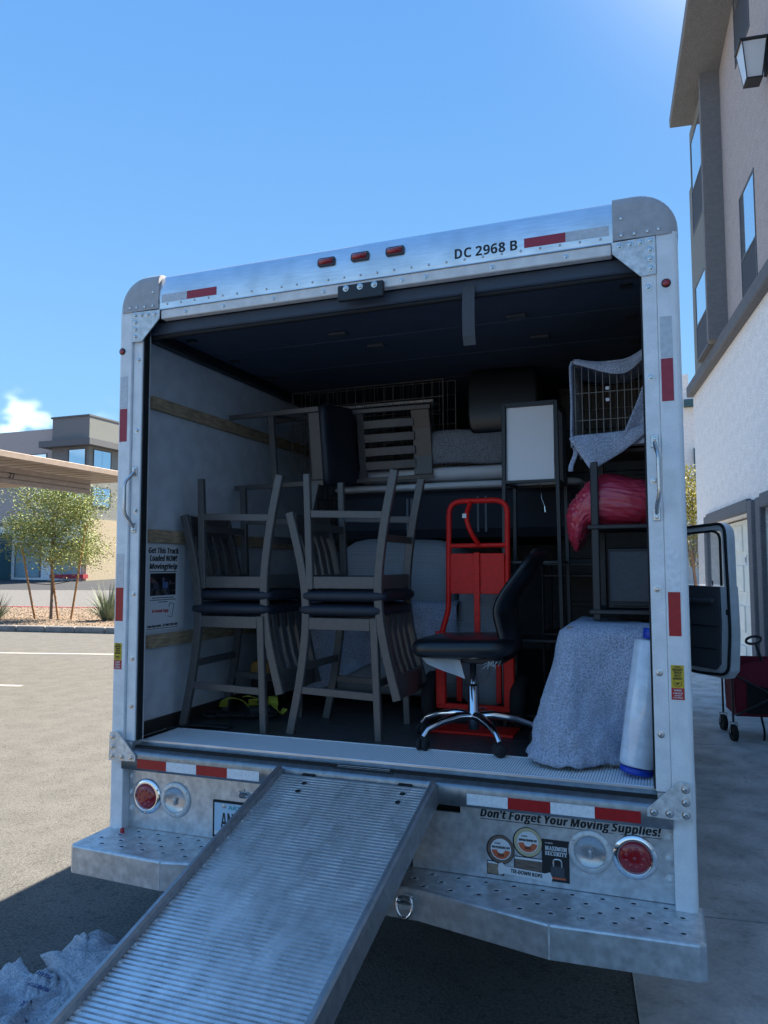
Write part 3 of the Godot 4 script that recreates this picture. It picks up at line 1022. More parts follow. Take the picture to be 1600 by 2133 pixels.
# outline given at several heights, closed on top
func loft(s: SurfaceTool, poly: PackedVector2Array, levels: Array, cap := true) -> void:
	var rings := []
	for l in levels:
		var p := poly
		if l[1] != 0.0:
			p = Geometry2D.offset_polygon(poly, -l[1], Geometry2D.JOIN_MITER)[0]
			# keep the same starting point
			var best := 0
			for i in p.size():
				if (p[i] - poly[0]).length() < (p[best] - poly[0]).length():
					best = i
			var q := PackedVector2Array()
			for i in p.size():
				q.append(p[(best + i) % p.size()])
			p = q
		rings.append(p)
	var c := Vector2.ZERO
	for p in poly:
		c += p / poly.size()
	for i in levels.size() - 1:
		for j in poly.size():
			var k := (j + 1) % poly.size()
			quad(s, Vector3(rings[i][j].x, levels[i][0], rings[i][j].y), Vector3(rings[i][k].x, levels[i][0], rings[i][k].y), Vector3(rings[i + 1][k].x, levels[i + 1][0], rings[i + 1][k].y), Vector3(rings[i + 1][j].x, levels[i + 1][0], rings[i + 1][j].y), Vector3(c.x, levels[0][0] - 0.05, c.y))
	if cap:
		for e in [0, levels.size() - 1]:
			var p: PackedVector2Array = rings[e]
			var t := Geometry2D.triangulate_polygon(p)
			for i in range(0, t.size(), 3):
				var y: float = levels[e][0]
				tri(s, Vector3(p[t[i]].x, y, p[t[i]].y), Vector3(p[t[i + 1]].x, y, p[t[i + 1]].y), Vector3(p[t[i + 2]].x, y, p[t[i + 2]].y), Vector3(c.x, y + (9 if e == 0 else -9), c.y))

func rp(x: float, y: float) -> Vector2:
	return Vector2(1.162 + (x - 1.162) * 1.012, 1.718 + (y - 1.718) * 1.012)

func disc(s: SurfaceTool, c: Vector3, r0: float, r1: float, n := 28, a0 := 0.0, a1 := TAU) -> void:
	for i in n:
		var p := a0 + (a1 - a0) * i / n
		var q := a0 + (a1 - a0) * (i + 1) / n
		if r0 <= 0.0:
			tri(s, c, c + Vector3(cos(p), sin(p), 0) * r1, c + Vector3(cos(q), sin(q), 0) * r1, c - Vector3(0, 0, 1))
		else:
			quad(s, c + Vector3(cos(p), sin(p), 0) * r0, c + Vector3(cos(p), sin(p), 0) * r1, c + Vector3(cos(q), sin(q), 0) * r1, c + Vector3(cos(q), sin(q), 0) * r0, c - Vector3(0, 0, 1))

func header_profile() -> PackedVector2Array:
	var p := PackedVector2Array([Vector2(-0.02, 2.9), Vector2(-0.001, 2.9), Vector2(0, 2.905), Vector2(0, 2.955)])
	for i in range(1, 13):
		var a := PI * 0.5 * i / 12
		p.append(Vector2(-0.048 * (1 - cos(a)), 2.955 + 0.115 * sin(a)))
	p.append(Vector2(-0.3, 3.07))
	return p

# the header's outer skin at a height: its z and the way it faces
func header_at(y: float) -> Transform3D:
	var a := asin(clamp((y - 2.955) / 0.115, 0.0, 1.0))
	return Transform3D(Basis(Vector3.RIGHT, -atan2(0.048 * sin(a), 0.115 * cos(a))), Vector3(0, y, -0.048 * (1 - cos(a))))

func truck() -> void:
	var t := thing("moving_truck", "white box truck with its rear door rolled up, loaded with furniture", "truck")
	var s: SurfaceTool
	# ---- box shell
	bpart("side_wall", M.body_white, t, -1.22, -1.185, 0.86, 2.93, -4.55, -0.1)
	bpart("side_wall", M.body_white, t, 1.185, 1.22, 0.86, 2.93, -4.55, -0.1)
	bpart("roof", M.body_white, t, -1.08, 1.08, 3.03, 3.068, -4.55, -0.1, 0.003)
	for d in [-1.0, 1.0]:
		s = S(true)
		for i in 10:
			var a0 := PI / 2 * i / 10
			var a1 := PI / 2 * (i + 1) / 10
			var p0 := Vector2(d * (1.08 + 0.14 * sin(a0)), 2.93 + 0.138 * cos(a0))
			var p1 := Vector2(d * (1.08 + 0.14 * sin(a1)), 2.93 + 0.138 * cos(a1))
			quad(s, Vector3(p0.x, p0.y, -0.1), Vector3(p1.x, p1.y, -0.1), Vector3(p1.x, p1.y, -4.55), Vector3(p0.x, p0.y, -4.55), Vector3(0, 2.0, -2.0))
		part("roof_edge", s, M.alu, t)
	bpart("front_wall", M.body_white, t, -1.185, 1.185, 0.86, 3.03, -4.55, -4.5)
	bpart("inner_wall", M.inner_wall, t, -1.184, -1.17, 0.93, 2.97, -4.49, -0.1)
	bpart("inner_wall", M.inner_wall, t, 1.17, 1.184, 0.93, 2.97, -4.49, -0.1)
	bpart("bulkhead", M.inner_wall, t, -1.168, 1.168, 0.93, 2.97, -4.498, -4.48)
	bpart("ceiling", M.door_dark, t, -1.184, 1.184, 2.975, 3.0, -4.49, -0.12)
	for q in [[-1.0, -1.22], [1.0, 1.22]]:
		bpart("lower_rail", M.alu, t, q[1] - 0.01 * q[0], q[1] + 0.004 * q[0], 0.84, 0.96, -4.55, -0.102)
	# ---- floor: planks, tread plate
	var fl := bpart("floor", M.chassis, t, -1.184, 1.184, 0.86, 0.925, -4.49, -0.02)
	for i in 14:
		var z1 := -0.335 - i * 0.3
		if z1 < -4.4:
			break
		bpart("plank", M.cargo_floor, fl, -1.165, 1.165, 0.926, F, z1 - 0.297, z1, 0.002)
	bpart("tread_plate", M.tread, fl, -1.1, 1.1, 0.926, F + 0.001, -0.331, -0.075)
	bpart("tread_edge", M.alu, fl, -1.1, 1.1, 0.926, F + 0.004, -0.336, -0.332)
	bpart("kick_board", M.dark_brown, t, -1.169, -1.157, F, 1.0, -4.4, -0.12)
	bpart("kick_board", M.dark_brown, t, 1.157, 1.169, F, 1.0, -4.4, -0.12)
	for y in [2.515, 1.87, 1.368]:
		bpart("wooden_slat", M.lumber, t, -1.169, -1.147, y - 0.031, y + 0.031, -4.3, -0.165, 0.002)
		bpart("wooden_slat", M.lumber, t, 1.147, 1.169, y - 0.031, y + 0.031, -4.3, -0.165, 0.002)
	# ---- rear posts
	for d in [-1.0, 1.0]:
		s = S()
		s.set_smooth_group(0)
		# outer flange with rounded edge
		var prof := PackedVector2Array()
		for p in [[1.147, -0.1], [1.147, -0.003], [1.150, 0.0], [1.206, 0.0], [1.214, -0.003], [1.219, -0.009], [1.221, -0.018], [1.221, -0.11], [1.16, -0.11]]:
			prof.append(Vector2(p[0] * d, p[1]))
		s.set_smooth_group(-1)
		loft(s, prof, [[0.56, 0.0], [2.912, 0.0]])
		var po := part("rear_post", s, M.post, t)
		bpart("inner_plate", M.post, po, d * 1.096, d * 1.1465, 0.946, 2.9, -0.075, -0.012 if d < 0 else -0.004, 0.003)
		bpart("door_seal", M.rubber, po, d * 1.089, d * 1.0955, 0.95, 2.86, -0.055, -0.02)
		bpart("door_track", M.black, po, d * 1.142, d * 1.168, 0.95, 2.86, -0.1, -0.078)
		for y in [2.70, 2.37, 2.0, 1.62, 1.33, 1.12]:
			put("bolt", bolt_mesh, M.bolt, po, Transform3D(Basis().scaled(Vector3.ONE * 0.8), Vector3(d * 1.118, y + 0.02 * d, -0.012 if d < 0 else -0.004)))
		# reflective tape
		for q in [["silver_tape", 2.605, 2.456], ["faded_tape", 2.453, 2.3], ["white_tape" if d > 0 else "silver_tape", 1.782, 1.631], ["red_tape", 1.629, 1.478]]:
			bpart("reflective_tape", M[q[0]], po, d * (1.153 if d > 0 else 1.166), d * (1.193 if d > 0 else 1.207), q[1], q[2], 0.0, 0.0012)
		# deck height sticker
		var lx0 := 1.155 if d > 0 else -1.209
		var lx1 := 1.197 if d > 0 else -1.167
		var st := bpart("deck_height_sticker", M.yellow, po, lx0, lx1, 1.302, 1.379, 0.0, 0.0012)
		bpart("red_band", M.print_red, st, lx0, lx1, 1.262, 1.3015, 0.0, 0.0012)
		var cx := (lx0 + lx1) * 0.5
		for q in [["TYPICAL", 1.373, 0.022, 0.005], ["FREIGHT", 1.364, 0.032, 0.0075], ["TRUCK", 1.354, 0.026, 0.0075], ["DECK", 1.344, 0.022, 0.0075], ["HEIGHT", 1.334, 0.030, 0.0075], ["50\"", 1.317, 0.014, 0.008]]:
			text(st, "lettering", q[0], Vector3(cx, q[1], 0.0018), q[2], q[3], M.ink)
		s = S()
		for e in [[Vector2(-0.012, 1.325), Vector2(-0.012, 1.312)], [Vector2(0.012, 1.325), Vector2(0.012, 1.312)], [Vector2(-0.012, 1.312), Vector2(0, 1.305)], [Vector2(0.012, 1.312), Vector2(0, 1.305)]]:
			sweep(s, PackedVector3Array([Vector3(cx + e[0].x, e[0].y, 0.0018), Vector3(cx + e[1].x, e[1].y, 0.0018)]), rect(0.0012, 0.001, 0.0002), Vector3.BACK)
		part("arrow", s, M.ink, st)
		for q in [["U-HAUL", 1.294, 0.024, 0.006], ["LOW DECK", 1.284, 0.03, 0.005], ["HEIGHT", 1.276, 0.022, 0.004], ["LESS WORK", 1.269, 0.03, 0.004]]:
			text(st, "lettering", q[0], Vector3(cx, q[1], 0.0018), q[2], q[3], M.white_ink)
		# marker lamp
		s = S(true)
		var mx := 1.178 if d > 0 else -1.2
		lathe(s, PackedVector2Array([Vector2(0.016, 0), Vector2(0.016, 0.004), Vector2(0.0125, 0.006)]), 14, Transform3D(Basis(Vector3.RIGHT, PI / 2), Vector3(mx, 2.725, 0)))
		var ml := part("marker_lamp", s, M.rubber, po)
		s = S(true)
		lathe(s, PackedVector2Array([Vector2(0.0125, 0.0055), Vector2(0.009, 0.008), Vector2(0, 0.009)]), 14, Transform3D(Basis(Vector3.RIGHT, PI / 2), Vector3(mx, 2.725, 0)))
		part("lens", s, M.red_lens, ml)
		# grab handle
		var hx: float = d * 1.124
		var zf := -0.012 if d < 0 else -0.004
		s = S(true)
		var out: float = d * 0.012
		tube(s, bend(PackedVector3Array([Vector3(hx, 2.155, zf + 0.006), Vector3(hx + out * 0.3, 2.13, zf + 0.03), Vector3(hx + out, 2.105, zf + 0.055), Vector3(hx + out, 1.965, zf + 0.055), Vector3(hx + out * 0.3, 1.935, zf + 0.03), Vector3(hx, 1.905, zf + 0.006)]), 0.02), 0.0075, 10)
		var hd := part("grab_handle", s, M.bolt, po)
		for y in [2.16, 1.9]:
			s = S()
			box(s, Vector3(hx, y, zf + 0.003), Vector3(0.026, 0.045, 0.006), 0.002)
			part("foot", s, M.bolt, hd)
			put("bolt", bolt_mesh, M.bolt, hd, Transform3D(Basis().scaled(Vector3.ONE * 0.75), Vector3(hx, y + (0.008 if y > 2 else -0.008), zf + 0.006)))
		# gusset plates at top and bottom
		s = S()
		var pg := PackedVector2Array()
		for p in [[1.146, 2.903], [0.995, 2.9], [0.997, 2.858], [1.092, 2.762], [1.146, 2.764]]:
			pg.append(Vector2(p[0] * d, p[1]))
		prism(s, pg, 0.006, Transform3D(Basis(), Vector3(0, 0, -0.003)))
		var gt := part("top_gusset", s, M.gusset, t)
		for p in [[1.13, 2.888], [1.095, 2.886], [1.06, 2.884], [1.022, 2.882], [1.128, 2.855], [1.128, 2.822], [1.128, 2.787]]:
			bolt(gt, p[0] * d, p[1], 0.003, 0.8)
		s = S()
		pg = PackedVector2Array()
		for p in [[1.207, 0.985], [1.168, 0.99], [1.066, 0.893], [1.066, 0.868], [1.21, 0.862]]:
			pg.append(Vector2(p[0] * d, p[1]))
		prism(s, pg, 0.008, Transform3D(Basis(), Vector3(0, 0, 0.0125)))
		var gb := part("bottom_gusset", s, M.gusset, t)
		for p in [[1.19, 0.968], [1.19, 0.925], [1.19, 0.884], [1.138, 0.884], [1.088, 0.884]]:
			bolt(gb, p[0] * d, p[1], 0.0205, 0.95)
	# ---- header
	s = S(true)
	strip(s, header_profile(), -1.0, 1.0, Vector2(-0.3, 2.6))
	var hd2 := part("header", s, M.alu, t)
	bpart("header_strip", M.strip, hd2, -0.994, 0.994, 2.858, 2.9, -0.045, -0.006, 0.003)
	bpart("header_back", M.black, hd2, -1.1, 1.1, 2.86, 3.02, -0.1, -0.05)
	s = S()
	for i in 27:
		var x := -0.955 + i * 0.0735
		var b := Transform3D(Basis(), Vector3(x, 2.922, 0))
		s.append_from(rivet_mesh, 0, b)
	stuff(part("rivet_row", s, M.bolt, hd2))
	for x in [-0.86, -0.66, -0.41, -0.17, 0.18, 0.28, 0.55, 0.83]:
		put("bolt", bolt_mesh, M.bolt, hd2, Transform3D(Basis().scaled(Vector3.ONE * 0.7), Vector3(x, 2.876, -0.006)))
	# three red clearance lamps
	for x in [-0.155, -0.002, 0.152]:
		var h := header_at(3.0)
		h.origin.x = x
		s = S()
		var pr := PackedVector2Array()
		for p in bend(PackedVector3Array([Vector3(0.04, 0, 0), Vector3(0.04, 0.019, 0), Vector3(-0.04, 0.019, 0), Vector3(-0.04, -0.019, 0), Vector3(0.04, -0.019, 0), Vector3(0.04, -0.001, 0)]), 0.012, 3):
			pr.append(Vector2(p.x, p.y))
		prism(s, pr, 0.012, h.translated_local(Vector3(0, 0, -0.004)))
		var lp := part("clearance_lamp", s, M.trim, hd2)
		s = S(true)
		for i in 8:
			var a0 := PI * i / 8
			var a1 := PI * (i + 1) / 8
			quad(s, h * Vector3(-0.03, -0.012 * cos(a0), 0.006 + 0.014 * sin(a0)), h * Vector3(0.03, -0.012 * cos(a0), 0.006 + 0.014 * sin(a0)), h * Vector3(0.03, -0.012 * cos(a1), 0.006 + 0.014 * sin(a1)), h * Vector3(-0.03, -0.012 * cos(a1), 0.006 + 0.014 * sin(a1)), h.origin)
		for e in [-0.03, 0.03]:
			for i in 7:
				var a0 := PI * i / 8
				var a1 := PI * (i + 1) / 8
				tri(s, h * Vector3(e, -0.012, 0.006), h * Vector3(e, -0.012 * cos(a0), 0.006 + 0.014 * sin(a0)), h * Vector3(e, -0.012 * cos(a1), 0.006 + 0.014 * sin(a1)), h.origin)
		part("lens", s, M.red_lens, lp)
	text(hd2, "fleet_number", "DC 2968 B", Vector3(0.526, 2.948, 0.0006), 0.247, 0.04, M.ink, Basis(), 0.0, 0.0)
	for q in [["faded_tape", 0.676, 0.831], ["silver_tape", 0.832, 0.987], ["faded_tape", -0.848, -0.693], ["silver_tape", -0.985, -0.849]]:
		bpart("reflective_tape", M[q[0]], hd2, q[1], q[2], 2.931, 2.968, -0.001, 0.0012)
	# corner caps
	for d in [-1.0, 1.0]:
		s = S(true)
		var R := 0.145
		var cx := 1.223 - R
		var cy := 3.073 - R
		var pts := []
		var pf := header_profile()
		var path := [[Vector2(1.0, cy), Vector2(0, 1)], [Vector2(cx, cy), Vector2(0, 1)]]
		for i in range(1, 11):
			var a := PI / 2 - PI / 2 * i / 10
			path.append([Vector2(cx, cy), Vector2(cos(a), sin(a))])
		path.append([Vector2(cx, 2.905), Vector2(1, 0)])
		for q in path:
			var row := []
			for k in range(2, pf.size()):
				var rad: float = R - 0.04 + 0.04 * sin(PI / 2 * clamp((k - 3) / 12.0, 0, 1))
				if k == 2:
					rad = 0.0
				var p: Vector2 = q[0] + q[1] * rad
				var zz := 0.005 - 0.035 * (1.0 - cos(PI / 2 * clamp((k - 3) / 12.0, 0, 1)))
				row.append(Vector3(p.x * d, p.y, zz if k < pf.size() - 1 else -0.2))
			pts.append(row)
		for i in pts.size() - 1:
			for k in pts[i].size() - 1:
				quad(s, pts[i][k], pts[i + 1][k], pts[i + 1][k + 1], pts[i][k + 1], Vector3(1.05 * d, 2.8, -0.4))
		s.set_smooth_group(-1)
		bl(s, d * 1.0, d * 1.15, 2.906, 2.945, -0.02, 0.0045)
		for k in pts[0].size() - 1:
			tri(s, pts[0][k], pts[0][k + 1], Vector3(d * 1.0, 2.9, -0.2), Vector3(d * 1.2, 2.95, -0.1))
		var cp := part("corner_cap", s, M.cap, t)
		for p in [[1.03, 2.922], [1.075, 2.922], [1.12, 2.924], [1.158, 2.926], [1.03, 2.985]]:
			put("rivet", rivet_mesh, M.bolt, cp, Transform3D(Basis().scaled(Vector3.ONE * 1.3), Vector3(p[0] * d, p[1], 0.005)))
	# ---- rolled-up door under the roof
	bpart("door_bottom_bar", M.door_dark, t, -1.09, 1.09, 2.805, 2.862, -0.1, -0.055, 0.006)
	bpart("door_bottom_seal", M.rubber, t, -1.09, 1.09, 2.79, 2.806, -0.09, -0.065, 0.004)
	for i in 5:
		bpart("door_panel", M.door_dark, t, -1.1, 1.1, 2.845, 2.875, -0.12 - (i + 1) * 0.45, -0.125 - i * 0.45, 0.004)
	for d in [-1.0, 1.0]:
		bpart("door_rail", M.black, t, d * 1.1, d * 1.165, 2.80, 2.89, -2.6, -0.12, 0.01)
		for i in 6:
			s = S()
			box(s, Vector3(d * 1.03, 2.84, -0.3 - i * 0.4), Vector3(0.05, 0.016, 0.03), 0.003)
			part("roller", s, M.black_metal, t)
	for p in [[0.55, -0.5], [0.6, -0.85], [-0.2, -0.7], [-0.3, -0.45]]:
		s = S()
		box(s, Vector3(p[0], 2.838, p[1]), Vector3(0.09, 0.014, 0.05), 0.004)
		part("hinge", s, M.trim, t)
	s = S()
	box(s, Vector3(0.003, 2.851, 0.003), Vector3(0.203, 0.066, 0.02), 0.004)
	var lt := part("door_latch_plate", s, M.black_metal, t)
	for x in [-0.06, 0.003, 0.066]:
		put("bolt", bolt_mesh, M.bolt, lt, Transform3D(Basis().scaled(Vector3.ONE * 0.9), Vector3(x, 2.868, 0.013)))
	s = S()
	sheet(s, 2, 14, func(u: float, v: float) -> Vector3: return Vector3(0.42 + 0.05 * u, 2.83 - 0.235 * v, -0.05 + 0.012 * sin(v * 3.0) - 0.01 * smoothstep(0.85, 1.0, v)), 0.003)
	part("pull_strap", s, M.trim, t)
	# ---- sill and rear panel
	s = S()
	for q in [[-1.147, 1.147]]:
		strip(s, PackedVector2Array([Vector2(-0.075, 0.934), Vector2(-0.07, 0.936), Vector2(-0.02, 0.916), Vector2(0.002, 0.907), Vector2(0.009, 0.902), Vector2(0.012, 0.893), Vector2(0.012, 0.83), Vector2(0.006, 0.826), Vector2(-0.05, 0.826)]), q[0], q[1], Vector2(-0.08, 0.85))
	var sill := part("rear_sill", s, M.sill, t)
	bpart("door_track_bar", M.alu, sill, -1.1, 1.1, 0.928, 0.945, -0.0745, -0.066, 0.002)
	bpart("recessed_grip", M.black, sill, -0.13, 0.13, 0.915, 0.921, -0.03, -0.012, 0.002)
	bpart("grip_plate", M.alu, sill, -0.115, 0.115, 0.918, 0.925, -0.034, -0.02, 0.003)
	for d in [-1.0, 1.0]:
		bpart("sill_end", M.galv, sill, d * 1.1465, d * 1.10, 0.826, 0.944, -0.07, 0.0)
	for q in [[-1.06, "red_tape"], [-0.907, "white_tape"], [-0.754, "red_tape"], [-0.601, "white_tape"], [0.431, "white_tape"], [0.5845, "red_tape"], [0.738, "white_tape"], [0.8915, "red_tape"]]:
		bpart("reflective_tape", M[q[1]], sill, q[0], q[0] + 0.153, 0.838, 0.878, 0.0125, 0.0138)
	for d in [-1.0, 1.0]:
		var x0 := -1.146 if d < 0 else 0.39
		var x1 := -0.42 if d < 0 else 1.146
		s = S()
		bl(s, x0, x1, 0.562, 0.835, -0.06, -0.045)
		if d > 0:
			bl(s, 0.2, x0, 0.562, 0.785, -0.06, -0.045)
		var pn := part("rear_panel", s, M.galv, t)
		for y in [0.785, 0.715, 0.645]:
			bolt(pn, d * 1.131, y, -0.045, 1.0, "gusset")
		# tail lamp and reversing lamp
		for k in 2:
			var c: Vector2 = rp((1.021 if k == 0 else 0.871) * d, 0.716)
			var rot := Basis(Vector3.RIGHT, PI / 2)
			s = S(true)
			var big := 0.077
			lathe(s, PackedVector2Array([Vector2(big, 0), Vector2(big, 0.004), Vector2(big - 0.004, 0.008), Vector2(0.058, 0.013), Vector2(0.0555, 0.012), Vector2(0.0545, 0.002)]), 36, Transform3D(rot, Vector3(c.x, c.y, -0.045)))
			var lp := part("tail_lamp" if k == 0 else "reversing_lamp", s, M.chrome if k == 0 else M.gusset, pn)
			for a in 3:
				var an := a * TAU / 3 + 0.5
				put("screw", rivet_mesh, M.bolt, lp, Transform3D(Basis().scaled(Vector3.ONE * 0.9), Vector3(c.x + cos(an) * 0.068, c.y + sin(an) * 0.068, -0.036)))
			if k == 0:
				s = S(true)
				lathe(s, PackedVector2Array([Vector2(0.0545, 0.004), Vector2(0.054, 0.012), Vector2(0.04, 0.017), Vector2(0.02, 0.0195), Vector2(0, 0.02)]), 30, Transform3D(rot, Vector3(c.x, c.y, -0.045)))
				var ln := part("lens", s, M.red_lens, lp)
				s = S(true)
				for i in 10:
					var an := i * TAU / 9
					var rr := 0.03 if i < 9 else 0.0
					lathe(s, PackedVector2Array([Vector2(0.008, 0), Vector2(0.006, 0.003), Vector2(0, 0.004)]), 8, Transform3D(rot, Vector3(c.x + cos(an) * rr, c.y + sin(an) * rr, -0.045 + (0.0175 if i < 9 else 0.019))))
				stuff(part("diode_domes", s, M.red_lens, ln))
			else:
				s = S(true)
				lathe(s, PackedVector2Array([Vector2(0.0545, 0.009), Vector2(0.044, 0.004), Vector2(0.02, 0.0015), Vector2(0, 0.001)]), 28, Transform3D(rot, Vector3(c.x, c.y, -0.045)))
				part("reflector", s, M.reflector, lp)
				s = S(true)
				lathe(s, PackedVector2Array([Vector2(0.005, 0.0), Vector2(0.005, 0.012), Vector2(0.008, 0.02), Vector2(0.007, 0.028), Vector2(0, 0.032)]), 12, Transform3D(Basis(), Vector3(c.x, c.y - 0.022, -0.035)))
				part("bulb", s, M.reflector, lp)
				s = S(true)
				lathe(s, PackedVector2Array([Vector2(0.0545, 0.011), Vector2(0.052, 0.018), Vector2(0.03, 0.024), Vector2(0, 0.026)]), 28, Transform3D(rot, Vector3(c.x, c.y, -0.045)))
				part("lens", s, M.clear_lens, lp)
		if d < 0:
			# licence plate with its lamp
			var c := rp(-0.5255, 0.661)
			var fr := bpart("licence_plate", M.rubber, pn, c.x - 0.158, c.x + 0.158, c.y - 0.078, c.y + 0.078, -0.045, -0.039, 0.004)
			bpart("face", M.plate_blue, fr, c.x - 0.147, c.x + 0.147, c.y - 0.05, c.y + 0.068, -0.039, -0.0372)
			bpart("lower_band", M.paper, fr, c.x - 0.147, c.x + 0.147, c.y - 0.066, c.y - 0.0505, -0.039, -0.0372)
			text(fr, "lettering", "ARIZONA", Vector3(c.x - 0.005, c.y + 0.052, -0.0366), 0.15, 0.016, M.teal_print)
			text(fr, "lettering", "AN", Vector3(c.x - 0.085, c.y - 0.002, -0.0366), 0.058, 0.06, M.ink, Basis(), 0.0, 0.0)
			for x in [-0.1, 0.1]:
				bolt(fr, c.x + x, c.y + 0.055, -0.037, 0.6)
			s = S()
			c = rp(-0.53, 0.771)
			box(s, Vector3(c.x, c.y, -0.035), Vector3(0.05, 0.024, 0.022), 0.009)
			part("plate_lamp", s, M.chrome, pn)
			for q in [[-0.552, 0.781], [-0.53, 0.79]]:
				s = S()
				disc(s, Vector3(rp(q[0], q[1]).x, rp(q[0], q[1]).y, -0.0444), 0, 0.0035, 10)
				part("screw_hole", s, M.ink, pn)
		else:
			supplies_sticker(pn)
	# dark ramp pocket between the panels
	bpart("ramp_pocket", M.chassis, t, -0.42, 0.39, 0.56, 0.83, -2.6, -2.55)
	bpart("pocket_side", M.chassis, t, -0.425, -0.415, 0.56, 0.83, -2.6, -0.065)
	bpart("pocket_side", M.chassis, t, 0.385, 0.395, 0.56, 0.83, -2.6, -0.065)
	bpart("underframe", M.chassis, t, -1.1, 1.1, 0.62, 0.86, -4.5, -0.1)
	# ---- step bumper
	s = S()
	var poly := PackedVector2Array([Vector2(-1.236, -0.06), Vector2(1.236, -0.06), Vector2(1.236, 0.205), Vector2(1.215, 0.222), Vector2(0.76, 0.245), Vector2(0.28, 0.135), Vector2(-0.28, 0.135), Vector2(-0.76, 0.245), Vector2(-1.215, 0.222), Vector2(-1.236, 0.205)])
	loft(s, poly, [[0.448, 0.0], [0.551, 0.0], [0.557, 0.003], [0.56, 0.009]])
	var bm := part("step_bumper", s, M.galv, t)
	for d in [-1.0, 1.0]:
		s = S()
		box(s, Vector3(d * 0.76, 0.503, 0.2445), Vector3(0.006, 0.11, 0.004), 0.001)
		part("weld_seam", s, M.gusset, bm)
	var rim := S(true)
	lathe(rim, PackedVector2Array([Vector2(0.019, 0.0), Vector2(0.014, 0.0025), Vector2(0.0095, 0.003), Vector2(0.0085, -0.001)]), 12)
	var rim_mesh := mesh_of(rim)
	var hole := S()
	lathe(hole, PackedVector2Array([Vector2(0.0092, 0.0012), Vector2(0, 0.0012)]), 10)
	var hole_mesh := mesh_of(hole)
	for row in 4:
		var z := -0.002 + row * 0.057
		for i in range(-16, 10):
			var x := 0.289 + i * 0.1035 + row * 0.052
			if abs(x) > 1.2 or z > (0.115 if abs(x) < 0.35 else 0.1 + (min(abs(x), 0.76) - 0.28) * 0.23):
				continue
			var g := put("grip_hole", rim_mesh, M.galv, bm, Transform3D(Basis(), Vector3(x, 0.5602, z)))
			put("opening", hole_mesh, M.chassis, g)
	s = S(true)
	lathe(s, PackedVector2Array([Vector2(0.009, 0), Vector2(0.009, 0.02), Vector2(0.007, 0.022), Vector2(0, 0.022)]), 10, Transform3D(Basis(), Vector3(-1.115, 0.56, 0.035)))
	part("red_plug", s, M.print_red, bm)
	# shackle at the ramp's edge
	s = S()
	box(s, Vector3(0.235, 0.51, 0.142), Vector3(0.05, 0.055, 0.012), 0.003)
	var sk := part("shackle_plate", s, M.gusset, bm)
	s = S(true)
	tube(s, PackedVector3Array([Vector3(0.205, 0.515, 0.158), Vector3(0.265, 0.515, 0.158)]), 0.008, 8)
	part("pin", s, M.chrome, sk)
	s = S(true)
	tube(s, bend(PackedVector3Array([Vector3(0.235, 0.535, 0.157), Vector3(0.262, 0.53, 0.158), Vector3(0.266, 0.485, 0.165), Vector3(0.236, 0.458, 0.168), Vector3(0.206, 0.485, 0.165), Vector3(0.208, 0.53, 0.158), Vector3(0.234, 0.535, 0.157)]), 0.02), 0.0055, 8)
	part("ring", s, M.chrome, sk)
	# mudflaps and wheels
	for d in [-1.0, 1.0]:
		bpart("mudflap", M.rubber, t, d * 0.66, d * 1.18, 0.12, 0.62, -2.45, -2.44)
		for x in [0.74, 1.0]:
			wheel(t, Vector3(d * x, 0.39, -3.0))
		wheel(t, Vector3(d * 0.88, 0.39, -6.75))
	bpart("axle", M.chassis, t, -0.95, 0.95, 0.33, 0.46, -3.06, -2.94, 0.02)
	bpart("frame_rail", M.chassis, t, -0.45, -0.37, 0.5, 0.7, -7.0, -0.1)
	bpart("frame_rail", M.chassis, t, 0.37, 0.45, 0.5, 0.7, -7.0, -0.1)
	cab(t)
	poster(t)

func wheel(t: Node, c: Vector3) -> void:
	var s := S(true)
	var rot := Basis(Vector3.BACK, PI / 2)
	lathe(s, PackedVector2Array([Vector2(0.2, -0.1), Vector2(0.34, -0.11), Vector2(0.38, -0.09), Vector2(0.39, -0.05), Vector2(0.39, 0.05), Vector2(0.38, 0.09), Vector2(0.34, 0.11), Vector2(0.2, 0.1)]), 32, Transform3D(rot, c))
	var w := part("wheel", s, M.tyre, t)
	s = S(true)
	lathe(s, PackedVector2Array([Vector2(0, -0.03), Vector2(0.12, -0.04), Vector2(0.2, -0.09), Vector2(0.2, 0.09), Vector2(0.12, 0.04), Vector2(0, 0.03)]), 24, Transform3D(rot, c))
	part("rim", s, M.rim, w)

